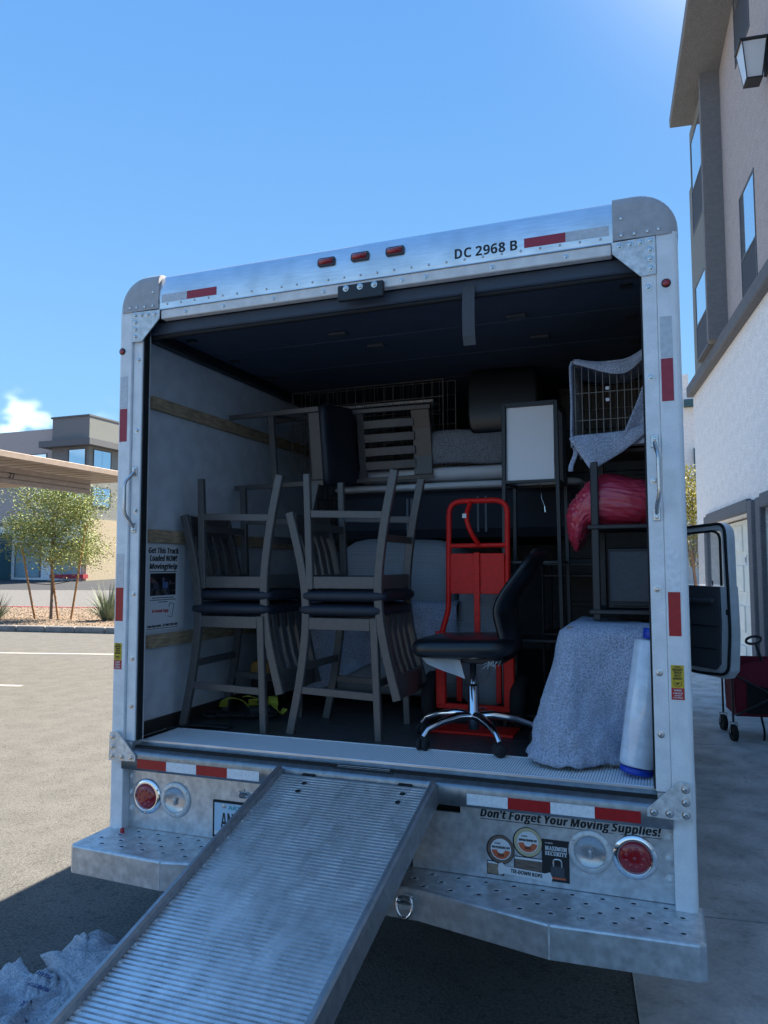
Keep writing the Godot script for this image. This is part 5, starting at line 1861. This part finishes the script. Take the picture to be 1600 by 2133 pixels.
	for x in [-0.235, 0.205]:
		s = S(true)
		var rot := Basis(Vector3.BACK, PI / 2)
		lathe(s, PackedVector2Array([Vector2(0.07, -0.028), Vector2(0.105, -0.034), Vector2(0.125, -0.02), Vector2(0.128, 0), Vector2(0.125, 0.02), Vector2(0.105, 0.034), Vector2(0.07, 0.028)]), 26, Transform3D(rot, V(x, 0.128, -0.03)))
		var w := part("wheel", s, M.tyre, ht)
		s = S(true)
		lathe(s, PackedVector2Array([Vector2(0, -0.02), Vector2(0.075, -0.022), Vector2(0.075, 0.022), Vector2(0, 0.02)]), 18, Transform3D(rot, V(x, 0.128, -0.03)))
		part("hub", s, M.trim, w)

	# ---- office chair
	var oc := thing("office_chair", "black office chair with torn seat and chrome star base", "office chair", V(0.325, F, -0.53))
	s = S(true)
	lathe(s, PackedVector2Array([Vector2(0, 0.06), Vector2(0.024, 0.06), Vector2(0.026, 0.11), Vector2(0.03, 0.118), Vector2(0.03, 0.135), Vector2(0.024, 0.14), Vector2(0.024, 0.25), Vector2(0.0185, 0.255), Vector2(0.0145, 0.26), Vector2(0.0145, 0.36), Vector2(0, 0.36)]), 18)
	part("gas_lift", s, M.chrome, oc)
	for i in 5:
		var a := deg_to_rad([128.0, 54.0, -16.0, -88.0, 196.0][i])
		var d := V(cos(a), 0, sin(a))
		s = S(true)
		sweep(s, PackedVector3Array([d * 0.02 + V(0, 0.118, 0), d * 0.09 + V(0, 0.122, 0), d * 0.18 + V(0, 0.108, 0), d * 0.25 + V(0, 0.084, 0), d * 0.275 + V(0, 0.058, 0)]), ring(0.02, 10), Vector3.UP, PackedFloat32Array([1.0, 1.0, 0.8, 0.62, 0.55]))
		part("base_arm", s, M.chrome, oc)
		var cw := d * 0.275
		var ax := V(-d.z, 0, d.x).rotated(Vector3.UP, 0.5 + i)
		s = S(true)
		for sd in [-1.0, 1.0]:
			var up := ax.cross(Vector3.UP).normalized()
			lathe(s, PackedVector2Array([Vector2(0, -0.009), Vector2(0.024, -0.009), Vector2(0.027, -0.005), Vector2(0.027, 0.006), Vector2(0.022, 0.01), Vector2(0, 0.011)]), 14, Transform3D(Basis(up, ax * sd, up.cross(ax * sd)), cw + V(0, 0.027, 0) + ax * 0.014 * sd))
		tube(s, PackedVector3Array([cw + V(0, 0.03, 0), cw + V(0, 0.06, 0)]), 0.009, 6)
		part("castor", s, M.rubber, oc)
	s = S(true)
	pillow(s, V(-0.015, 0.43, 0.02), V(0.225, 0.048, 0.215), 0.42, Basis(Vector3.BACK, 0.03), 28, 12)
	part("seat", s, M.leather, oc)
	s = S()
	bl(s, -0.14, 0.16, 0.362, 0.39, -0.13, 0.13, 0.006)
	part("seat_plate", s, M.black, oc)
	# curved back, its edge towards us
	s = S(true)
	sheet(s, 12, 22, func(u: float, v: float) -> Vector3:
		var y := 0.385 + 0.465 * v
		var w := 0.175 * (1.0 - 0.12 * v * v) * sqrt(max(0.02, 1.0 - pow(max(0.0, v - 0.84) / 0.17, 2.0)))
		var z := (u - 0.5) * 2.0 * w
		var x := 0.15 + 0.03 * smoothstep(0.0, 0.1, v) - 0.028 * smoothstep(0.12, 0.45, v) + 0.15 * smoothstep(0.42, 1.05, v) - 0.045 * (1.0 - pow(u * 2 - 1, 2)) * -1.0 - 0.02
		return V(x, y, z - 0.02), 0.02)
	part("backrest", s, M.leather, oc)
	s = S()
	sheet(s, 6, 5, func(u: float, v: float) -> Vector3: return V(-0.19 + 0.17 * u + 0.03 * v, 0.385 - 0.006 * u - (0.02 + 0.055 * u) * v, 0.16 + 0.03 * v + 0.01 * sin(u * 5)), 0.002)
	part("torn_lining", s, M.torn, oc)
	s = S()
	rng.seed = 31
	for i in 16:
		var p := V(0.11 + 0.05 * rng.randf(), 0.382, 0.16 + rng.randf() * 0.04)
		tube(s, PackedVector3Array([p, p + V(rng.randf_range(-0.03, 0.01), rng.randf_range(-0.03, -0.005), 0.02)]), 0.0014, 4)
	part("loose_threads", s, M.torn, oc)

	# ---- shelf floor lamp
	var fl := thing("shelf_lamp", "black shelf floor lamp with white square shade behind the hand truck", "floor lamp", V(0.535, F, -1.03), -0.02)
	for x in [-0.128, 0.128]:
		for z in [-0.128, 0.128]:
			s = S()
			sweep(s, PackedVector3Array([V(x * 1.12, 0, z), V(x, 1.59, z)]), rect(0.02, 0.02, 0.002), Vector3.BACK)
			part("post", s, M.black_metal, fl)
	for y in [1.582, 1.197, 0.8, 0.42, 0.06]:
		s = S()
		var h := 0.022 if y > 1.5 else 0.014
		if y > 1.1:
			for q in [[0, -0.128, 0.256, 0.02], [0, 0.128, 0.256, 0.02], [-0.128, 0, 0.02, 0.256], [0.128, 0, 0.02, 0.256]]:
				box(s, V(q[0], y, q[1] + 0.0), V(q[2], h, q[3]), 0.001)
			part("rim", s, M.black_metal, fl)
		else:
			box(s, V(0, y, 0), V(0.27, h, 0.25), 0.002)
			part("shelf", s, M.black_wood, fl)
	for q in [[0, 0.121, 0.0], [0, -0.121, 0.0], [0.121, 0, PI / 2], [-0.121, 0, PI / 2]]:
		s = S()
		box(s, V(q[0], 1.388, q[1]), V(0.232, 0.366, 0.004), 0.001, Basis(Vector3.UP, q[2]))
		part("shade_panel", s, M.lamp_shade, fl)
	s = S()
	tube(s, PackedVector3Array([V(0.03, 1.2, 0.02), V(0.035, 1.12, 0.03), V(0.05, 1.08, 0.03)]), 0.0012, 4)
	tube(s, PackedVector3Array([V(0.05, 1.08, 0.03), V(0.052, 1.05, 0.03)]), 0.004, 6)
	part("pull_chain", s, M.chrome, fl)

	# ---- black wire rack in the dark behind
	var rk := thing("metal_rack", "black tubular metal rack in the dark behind the office chair", "rack", V(0.72, F, -1.45))
	for x in [-0.2, 0.2]:
		for z in [-0.15, 0.15]:
			s = S()
			tube(s, PackedVector3Array([V(x, 0, z), V(x, 0.8, z)]), 0.009, 6)
			part("leg", s, M.black_metal, rk)
	for y in [0.79, 0.73, 0.42, 0.1]:
		s = S()
		box(s, V(0, y, 0.0), V(0.42, 0.012, 0.31), 0.002)
		part("shelf", s, M.black_metal, rk)

	# ---- draped carton by the right post
	var cb := thing("carton", "cardboard carton hidden under the blue moving blanket", "box", V(0.95, F, -0.60))
	s = S()
	bl(s, -0.185, 0.19, 0, 0.535, -0.27, 0.27, 0.004)
	part("body", s, M.cardboard, cb)
	var fn2 := FastNoiseLite.new()
	fn2.seed = 8
	fn2.frequency = 1.3
	s = S(true)
	var path := PackedVector2Array()
	var nrm := PackedVector2Array()
	# outline round the carton: right front, left front, left back
	for i in 9:
		path.append(Vector2(1.145 - 0.335 * i / 8.0, -0.318)); nrm.append(Vector2(0, 1))
	for i in range(1, 8):
		var a := PI / 2 + PI / 2 * i / 8
		path.append(Vector2(0.81 + 0.062 * cos(a), -0.38 + 0.062 * sin(a))); nrm.append(Vector2(cos(a), sin(a)))
	for i in 7:
		path.append(Vector2(0.748, -0.38 - 0.45 * i / 6.0)); nrm.append(Vector2(-1, 0))
	sheet(s, 60, 44, func(u: float, v: float) -> Vector3:
		var q := u * (path.size() - 1)
		var i := int(min(q, path.size() - 2))
		var p := path[i].lerp(path[i + 1], q - i)
		var n := nrm[i].lerp(nrm[i + 1], q - i).normalized()
		var c0 := Vector2(0.98, -0.62)
		if v < 0.3:
			var k2 := v / 0.3
			var e := c0.lerp(p, k2)
			return V(e.x, 1.486 - 0.02 * smoothstep(0.85, 1.0, k2) + 0.006 * fn2.get_noise_2d(e.x * 4, e.y * 4), e.y)
		var d := (v - 0.3) / 0.7
		var corner := exp(-pow((u - 0.42) / 0.14, 2.0))
		var fold := (sin(u * 21.0 + 1.0) * 0.02 + fn2.get_noise_2d(u * 2.6, d * 0.9) * 0.075) * d + corner * 0.07 * pow(d, 0.9) + (0.02 + 0.1 * smoothstep(0.3, 0.5, u)) * d
		var hem := 0.012 + 0.016 * (fn2.get_noise_2d(u * 6.0, 3.0) + 0.6)
		var y := lerpf(1.468, F + hem, d)
		var bunch := 0.028 * smoothstep(0.88, 1.0, d) * (0.5 + fn2.get_noise_2d(u * 9.0, 1.0))
		var e2 := p + n * (fold + 0.012 + bunch)
		return V(min(e2.x, 1.15), y, e2.y), 0.008)
	tag(part("moving_blanket", s, M.felt, self), "blue grey felt blanket draped to the floor over a carton by the right post", "blanket", "felt moving blankets")

	# ---- shelf unit standing on the draped carton
	var su := thing("shelf_unit", "black shelf unit standing on the draped carton at the right", "shelf", V(1.0, 1.497, -0.62))
	for x in [-0.125, 0.13]:
		for z in [-0.17, 0.17]:
			s = S()
			box(s, V(x, 0.355 if z < 0 else 0.33, z), V(0.032, 0.706 if z < 0 else 0.66, 0.032), 0.004)
			part("post", s, M.black_metal, su)
	for y in [0.035, 0.385, 0.715]:
		s = S()
		box(s, V(0.0, y, 0.0 if y < 0.7 else -0.06), V(0.31, 0.018, 0.4 if y < 0.7 else 0.3), 0.003)
		part("shelf", s, M.black_wood if y < 0.7 else M.dark_brown, su)
	s = S()
	bl(s, -0.085, 0.11, 0.045, 0.3, -0.18, 0.13, 0.006)
	var bx := thing("storage_box", "black storage box on the lower shelf of the unit", "box", V(1.0, 1.497, -0.62))
	part("body", s, M.black, bx)
	s = S()
	bl(s, -0.075, 0.1, 0.075, 0.285, 0.13, 0.136, 0.003)
	part("front_panel", s, M.trim, bx)
	s = S()
	bl(s, -0.06, 0.085, 0.06, 0.068, 0.136, 0.145, 0.002)
	part("handle", s, M.black_metal, bx)
	# red plastic bag bulging off the upper shelf
	s = S(true)
	var fb := FastNoiseLite.new()
	fb.seed = 5
	fb.frequency = 3.5
	fb.fractal_type = FastNoiseLite.FRACTAL_RIDGED
	fb.fractal_octaves = 4
	var n1 := 110
	var m1 := 60
	var bag := func(i: int, j: int) -> Vector3:
		var u := TAU * (i % n1) / n1
		var v := -PI / 2 + PI * j / m1
		var d := V(cos(u) * cos(v), sin(v), sin(u) * cos(v))
		var q := V(sign(d.x) * pow(abs(d.x), 0.6) * 0.2, sign(d.y) * pow(abs(d.y), 0.8) * 0.1, sign(d.z) * pow(abs(d.z), 0.8) * 0.165)
		var droop := smoothstep(0.3, 0.8, -d.x)
		q.y -= 0.055 * droop + 0.1 * droop * max(0.0, -d.y)
		q.y += 0.03 * exp(-pow((q.x + 0.03) / 0.07, 2.0)) * max(0.0, d.y)
		# creases run away from the gathered corner
		var a := atan2(d.y - 0.5, d.x + 0.35)
		var cr := 0.010 * fb.get_noise_3d(a * 2.2, d.z * 0.7, 0.4) + 0.016 * (0.35 + droop) * fb.get_noise_3d(d.x * 2.0, d.y * 2.0, d.z * 2.0)
		var o := V(0.955, 1.985, -0.62) + q + d * cr
		if o.x > 0.845:
			o.y = max(o.y, 1.8925)
		o.x = min(o.x, 1.14)
		return o
	for i in n1:
		for j in m1:
			var cn := V(0.93, 1.93, -0.62)
			if j == 0:
				tri(s, bag.call(0, 0), bag.call(i, 1), bag.call(i + 1, 1), cn)
			elif j == m1 - 1:
				tri(s, bag.call(i, j), bag.call(i + 1, j), bag.call(0, m1), cn)
			else:
				quad(s, bag.call(i, j), bag.call(i + 1, j), bag.call(i + 1, j + 1), bag.call(i, j + 1), cn)
	tag(part("plastic_bag", s, M.red_bag, self), "crumpled red plastic bag bulging off the black shelf", "bag")
	# wire kennel with a felt blanket over it
	var kn := thing("pet_crate", "small wire pet crate with a felt blanket over it, top right", "crate", V(0.8, 2.225, -0.85))
	s = S()
	wire_panel(s, V(0, 0, 0.36), V(0.32, 0, 0), V(0, 0.355, 0), 11, 3, 0.0018)
	part("front_panel", s, M.wire, kn)
	s = S()
	wire_panel(s, V(0, 0, 0), V(0.32, 0, 0), V(0, 0.355, 0), 11, 3, 0.0016)
	wire_panel(s, V(0, 0, 0), V(0, 0, 0.36), V(0, 0.355, 0), 8, 3, 0.0016)
	wire_panel(s, V(0.32, 0, 0), V(0, 0, 0.36), V(0, 0.355, 0), 8, 3, 0.0016)
	part("side_panel", s, M.wire, kn)
	s = S()
	bl(s, 0.005, 0.315, 0.003, 0.02, 0.01, 0.35, 0.004)
	part("tray", s, M.black, kn)
	for y in [0.2, 0.25]:
		s = S()
		box(s, V(0.135, y, 0.366), V(0.016, 0.014, 0.006), 0.002)
		part("latch", s, M.paper, kn)
	# its blanket: over the top and the left side, hanging in front
	var kb := thing("moving_blanket", "felt blanket wrapped round the wire pet crate with a drooping corner", "blanket", V(0.8, 2.225, -0.85), 0, "felt moving blankets")
	s = S(true)
	sheet(s, 26, 30, func(u: float, v: float) -> Vector3:
		# u from the crate's left foot up over the top to the right; v from back to front
		var l := u * 0.76
		var p: Vector2
		if l < 0.36:
			p = Vector2(-0.018, l)
		elif l < 0.41:
			var a := (l - 0.36) / 0.05 * PI / 2
			p = Vector2(-0.018 + 0.03 * (1 - cos(a)), 0.36 + 0.022 * sin(a))
		else:
			p = Vector2(0.012 + (l - 0.41) * 0.93, 0.382 - 0.03 * sin((l - 0.41) / 0.35 * PI) + 0.05 * smoothstep(0.2, 0.35, l - 0.41))
		var z := lerpf(0.0, 0.385 + 0.012 * sin(u * 18.0), v)
		return V(p.x + 0.006 * sin(v * 9.0), p.y + 0.004 * sin(v * 7.0 + u * 9.0), z), 0.008)
	part("wrap", s, M.felt, kb)
	s = S(true)
	sheet(s, 16, 14, func(u: float, v: float) -> Vector3:
		# top hem falling over the front edge
		var x := 0.0 + 0.33 * u
		return V(x, 0.38 - 0.03 * sin(u * PI) + 0.045 * smoothstep(0.6, 1.0, u) - v * (0.018 + 0.055 * sin(u * PI) * u), 0.385 + 0.006 * sin(v * 3)), 0.007)
	part("top_hem", s, M.felt, kb)
	s = S(true)
	sheet(s, 18, 20, func(u: float, v: float) -> Vector3:
		# right flap: wide at the bottom
		var y := lerpf(0.33, 0.0, v)
		var w := 0.02 + 0.13 * pow(v, 1.1)
		var x := 0.33 - w * (1.0 - u)
		return V(x, y, 0.385 + 0.018 * sin(u * 6.0 + v * 3.0) * v + 0.012 * (1 - u)), 0.007)
	part("right_flap", s, M.felt, kb)
	s = S(true)
	sheet(s, 22, 16, func(u: float, v: float) -> Vector3:
		# lower flap ending in a drooping point
		var x := lerpf(-0.02, 0.33, u)
		var tip: float = 1.0 - abs(u - 0.26) / (0.26 if u < 0.26 else 0.74)
		var y0 := 0.045 + 0.02 * u + 0.02 * smoothstep(0.6, 1.0, u)
		return V(x, y0 - v * (0.012 + 0.155 * clamp(tip, 0, 1) * (0.9 if u > 0.26 else 1.0)), 0.392 + 0.016 * sin(v * 2.6) + 0.008 * sin(u * 9.0)), 0.007)
	part("lower_flap", s, M.felt, kb)
	s = S(true)
	sheet(s, 3, 10, func(u: float, v: float) -> Vector3: return V(-0.022 + 0.02 * u + 0.012 * sin(v * 5), 0.03 - 0.13 * v, 0.37), 0.005)
	part("strip", s, M.felt, kb)

	# ---- roll of stretch film
	var a0 := V(1.022, F + 0.004, -0.205)
	var a1 := V(1.1, 1.5, -0.25)
	var ax2 := (a1 - a0).normalized()
	var rb := Basis(ax2.cross(Vector3.BACK).normalized(), ax2, ax2.cross(Vector3.BACK).normalized().cross(ax2))
	var ro := thing("stretch_film_roll", "clear stretch film roll with blue ends leaning by the right post", "film roll", a0)
	s = S(true)
	lathe(s, PackedVector2Array([Vector2(0.03, 0.035), Vector2(0.064, 0.036), Vector2(0.066, 0.045), Vector2(0.067, 0.25), Vector2(0.064, 0.49), Vector2(0.06, 0.5), Vector2(0.03, 0.501)]), 40, Transform3D(rb, V(0, 0, 0)))
	part("film", s, M.film, ro)
	for y in [[0.008, 0.03, 0.06], [0.505, 0.545, 0.036]]:
		s = S(true)
		lathe(s, PackedVector2Array([Vector2(0, y[0]), Vector2(y[2] - 0.003, y[0]), Vector2(y[2], y[0] + 0.003), Vector2(y[2], y[1] - 0.003), Vector2(y[2] - 0.003, y[1]), Vector2(0.0, y[1])]), 32, Transform3D(rb, V(0, 0, 0)))
		part("end_cap", s, M.blue_plastic, ro)

	# ---- ratchet strap and cord on the floor by the wall
	var rs := thing("ratchet_strap", "yellow webbing strap with black cord heaped on the floor by the wall", "strap", V(-1.0, F, -0.72))
	for q in [[0.0, 0.0, 0.3], [0.09, -0.1, 1.2], [0.16, -0.05, 2.2]]:
		s = S()
		var o := V(q[0] - 0.08, 0, q[1])
		var sw := PackedVector3Array()
		for i in 15:
			var t := i / 14.0
			sw.append(o + V(0.2 * t * cos(q[2] * 0.2), 0.02 + 0.075 * abs(sin(t * 4.4 + q[2])), 0.05 * sin(t * 7 + q[2])))
		sweep(s, sw, rect(0.045, 0.003, 0.001), Vector3.UP)
		part("webbing", s, M.yellow_web, rs)
	s = S(true)
	var cp := PackedVector3Array()
	for i in 60:
		var t := i / 59.0
		cp.append(V(-0.1 + 0.34 * t + 0.06 * cos(t * 30.0), 0.012 + 0.012 * abs(sin(t * 17.0)), 0.12 + 0.06 * sin(t * 30.0) - 0.12 * t))
	tube(s, cp, 0.009, 6)
	part("cord", s, M.rubber, rs)
	s = S()
	box(s, V(0.12, 0.03, -0.02), V(0.12, 0.045, 0.06), 0.008, Basis(Vector3.UP, 0.6))
	part("ratchet", s, M.black_metal, rs)
	# flat black strap end under the leg
	s = S(true)
	sheet(s, 8, 3, func(u: float, v: float) -> Vector3: return V(-1.13 + 0.28 * u, F + 0.006 + 0.006 * sin(u * 3.0), -0.35 - 0.03 * u - 0.06 * v), 0.006)
	tag(part("floor_mat", s, M.rubber, self), "black rubber strip on the floor under the chair leg by the wall", "mat")
	# tool case under the chair
	var tc := thing("power_tool", "small orange and black rounded tool under the chair by the wall", "tool", V(-1.0, F, -0.98))
	s = S(true)
	pillow(s, V(0, 0.09, 0), V(0.06, 0.09, 0.05), 0.5)
	part("body", s, M.black, tc)
	s = S(true)
	pillow(s, V(0, 0.205, 0), V(0.062, 0.05, 0.052), 0.5)
	part("cap", s, M.orange_plastic, tc)

# ---------------------------------------------------------------- things outside the truck
func outside_things() -> void:
	var s: SurfaceTool
	# folding wagon near the garage
	var b := Basis(DW.cross(Vector3.UP).normalized(), Vector3.UP, -DW)   # x across the lot, z towards the camera
	var g := thing("folding_wagon", "burgundy folding wagon with black handle beside the garage", "wagon", V(1.7, 0, -5.5))
	var P := func(x: float, y: float, z: float) -> Vector3: return b * V(x, y, z)
	var W := 0.5
	var D := 0.95
	s = S()
	sheet(s, 14, 6, func(u: float, v: float) -> Vector3: return P.call(0.03 + (W + 0.3) * u, 0.25 + 0.47 * v + 0.05 * v * (sin(u * PI) * 0.4 + smoothstep(0, 0.25, u)) , 0.02 * sin(v * PI)), 0.006)
	part("side_cloth", s, M.burgundy, g)
	s = S()
	sheet(s, 14, 6, func(u: float, v: float) -> Vector3: return P.call(0.03 + (W + 0.3) * u, 0.25 + 0.47 * v + 0.06 * v, -0.5), 0.006)
	part("side_cloth", s, M.burgundy, g)
	s = S()
	sheet(s, 6, 6, func(u: float, v: float) -> Vector3: return P.call(0.035 - 0.01 * sin(v * PI), 0.25 + 0.47 * v + 0.05 * sin(u * PI) * v, -0.5 * u), 0.006)
	part("end_cloth", s, M.burgundy, g)
	s = S()
	box(s, P.call(0.43, 0.25, -0.25), V(0.8, 0.012, 0.5), 0, b)
	part("base", s, M.burgundy, g)
	s = S()
	sheet(s, 8, 6, func(u: float, v: float) -> Vector3: return P.call(0.13 + 0.6 * u, 0.28 + 0.3 * v - 0.06 * v * sin(u * PI), 0.03 + 0.012 * sin(u * PI)), 0.004)
	part("mesh_pocket", s, M.mesh_black, g)
	for q in [[V(0.0, 0.65, 0.02), V(0.0, 0.18, 0.02)], [V(0.0, 0.65, -0.5), V(0.0, 0.18, -0.5)], [V(0.02, 0.65, 0.045), V(0.75, 0.26, 0.045)], [V(0.02, 0.26, 0.05), V(0.75, 0.65, 0.05)], [V(0.8, 0.68, 0.03), V(0.8, 0.18, 0.03)], [V(0.8, 0.68, -0.5), V(0.8, 0.18, -0.5)]]:
		s = S()
		sweep(s, PackedVector3Array([b * q[0], b * q[1]]), rect(0.02, 0.02, 0.004), b.z)
		part("frame_tube", s, M.black_metal, g)
	for q in [[0.0, 0.03], [0.0, -0.5], [0.8, 0.03], [0.8, -0.5]]:
		var c: Vector3 = P.call(q[0], 0.085, q[1])
		s = S(true)
		lathe(s, PackedVector2Array([Vector2(0.03, -0.022), Vector2(0.07, -0.025), Vector2(0.085, -0.016), Vector2(0.085, 0.016), Vector2(0.07, 0.025), Vector2(0.03, 0.022), Vector2(0.03, -0.022)]), 20, Transform3D(b * Basis(Vector3.BACK, PI / 2) * Basis(Vector3.RIGHT, 0.15), c))
		var w := part("wheel", s, M.tyre, g)
		s = S()
		for sd in [-0.034, 0.034]:
			box(s, P.call(q[0] + sd, 0.135, q[1]), V(0.005, 0.1, 0.03), 0.001, b)
		box(s, P.call(q[0], 0.187, q[1]), V(0.073, 0.012, 0.03), 0.001, b)
		part("fork", s, M.bolt, w)
	s = S(true)
	tube(s, PackedVector3Array([P.call(0.42, 0.28, -0.06), P.call(0.35, 0.6, -0.06), P.call(0.245, 0.95, -0.06)]), 0.014, 8)
	part("pull_bar", s, M.black_metal, g)
	s = S(true)
	var lp := PackedVector3Array()
	for i in 20:
		var a := TAU * i / 20
		lp.append(P.call(0.225 + 0.068 * cos(a), 0.985 + 0.036 * sin(a) + 0.012 * cos(a), -0.06))
	tube(s, lp, 0.014, 8, PackedFloat32Array(), true)
	part("handle", s, M.black_metal, g)
	for x in [0.25, 0.31]:
		s = S(true)
		sheet(s, 1, 8, func(u: float, v: float) -> Vector3: return P.call(x + 0.02 * u + 0.012 * sin(v * 4 + x * 20.0), 0.27 - 0.24 * v, 0.05), 0.003)
		part("strap", s, M.mesh_black, g)

	# heap of blankets on the ground left of the ramp
	var h := thing("moving_blanket", "crumpled grey blue felt blanket heaped on the asphalt beside the ramp", "blanket", V(-1.2, 0, 0.4), 0, "felt moving blankets")
	var fn := FastNoiseLite.new()
	fn.seed = 14
	fn.frequency = 1.0
	s = S(true)
	sheet(s, 60, 60, func(u: float, v: float) -> Vector3:
		var a := TAU * u
		var edge := 1.0 + 0.22 * fn.get_noise_2d(cos(a) * 1.6 + 5.0, sin(a) * 1.6)
		var x := 0.2 + 0.5 * cos(a) * v * edge
		var z := 0.26 + 0.52 * sin(a) * v * edge
		var fold: float = pow(1.0 - abs(fn.get_noise_2d(x * 3.0 + 3, z * 2.0)) * 2.0, 2.0)
		var y := 0.012 + (0.11 + 0.05 * fold) * pow(max(0.0, 1.0 - v * v), 0.55)
		return V(x, y, z), 0.008)
	part("heap", s, M.felt_pad, h)
	# loose folds lying over the heap: four corners and how far each bellies up
	var folds := [
		[V(-0.21, 0.09, 0.02), V(-0.14, 0.15, -0.04), V(-0.10, 0.09, 0.11), V(0.04, 0.15, 0.05), 0.015],
		[V(-0.11, 0.085, 0.1), V(0.03, 0.135, 0.03), V(0.03, 0.05, 0.26), V(0.14, 0.1, 0.25), 0.022],
		[V(0.14, 0.15, 0.03), V(0.25, 0.14, 0.08), V(0.17, 0.05, 0.24), V(0.29, 0.05, 0.2), 0.03],
		[V(0.025, 0.175, 0.03), V(0.165, 0.17, 0.055), V(0.12, 0.09, 0.27), V(0.245, 0.09, 0.25), 0.02],
		[V(-0.07, 0.10, -0.19), V(0.11, 0.235, -0.14), V(0.07, 0.18, -0.05), V(0.18, 0.2, -0.07), 0.03],
		[V(0.085, 0.225, -0.15), V(0.19, 0.09, -0.31), V(0.15, 0.2, -0.06), V(0.30, 0.15, -0.13), 0.055],
		[V(0.20, 0.2, -0.17), V(0.42, 0.12, -0.28), V(0.25, 0.17, -0.02), V(0.48, 0.1, 0.0), 0.03],
		[V(-0.025, 0.2, -0.035), V(0.30, 0.205, -0.13), V(0.25, 0.145, 0.11), V(0.42, 0.15, 0.10), 0.018]]
	for i in folds.size():
		var q: Array = folds[i]
		s = S(true)
		sheet(s, 22, 22, func(u: float, v: float) -> Vector3:
			var e: Vector3 = q[0].lerp(q[1], u).lerp(q[2].lerp(q[3], u), v)
			var rim: float = min(min(u, 1.0 - u), min(v, 1.0 - v))
			e.y += q[4] * pow(sin(PI * u), 0.7) * (1.0 - 0.6 * v) + 0.016 * fn.get_noise_2d(u * 2.6 + i * 7, v * 2.6) - 0.02 * smoothstep(0.1, 0.0, rim)
			e.x += 0.012 * fn.get_noise_2d(v * 4.0 + i * 3, u)
			e.z += 0.012 * fn.get_noise_2d(u * 4.0 + i * 5, v)
			e.y = max(e.y, 0.012)
			return e, 0.008)
		var fo := part("fold", s, M.felt_pad, h)
		if i == 3:
			for w in [["PLEASE", 0.08, 0.014, 0.16], ["PROPERTY OF", 0.105, 0.015, 0.36], ["U-HAUL", 0.09, 0.022, 0.66]]:
				var c0: Vector3 = q[0].lerp(q[2], w[3])
				var c1: Vector3 = q[1].lerp(q[3], w[3])
				var tx := (c0 - c1).normalized()
				var ty: Vector3 = (q[2] - q[0]).normalized()
				var tz := tx.cross(ty).normalized()
				text(fo, "lettering", w[0], (c0 + c1) * 0.5 + tz * (0.012 + 0.02 * (1.0 - 0.6 * w[3])), w[1], w[2], M.ink_blue, Basis(tx, tz.cross(tx), tz), 0.1, 0.0)
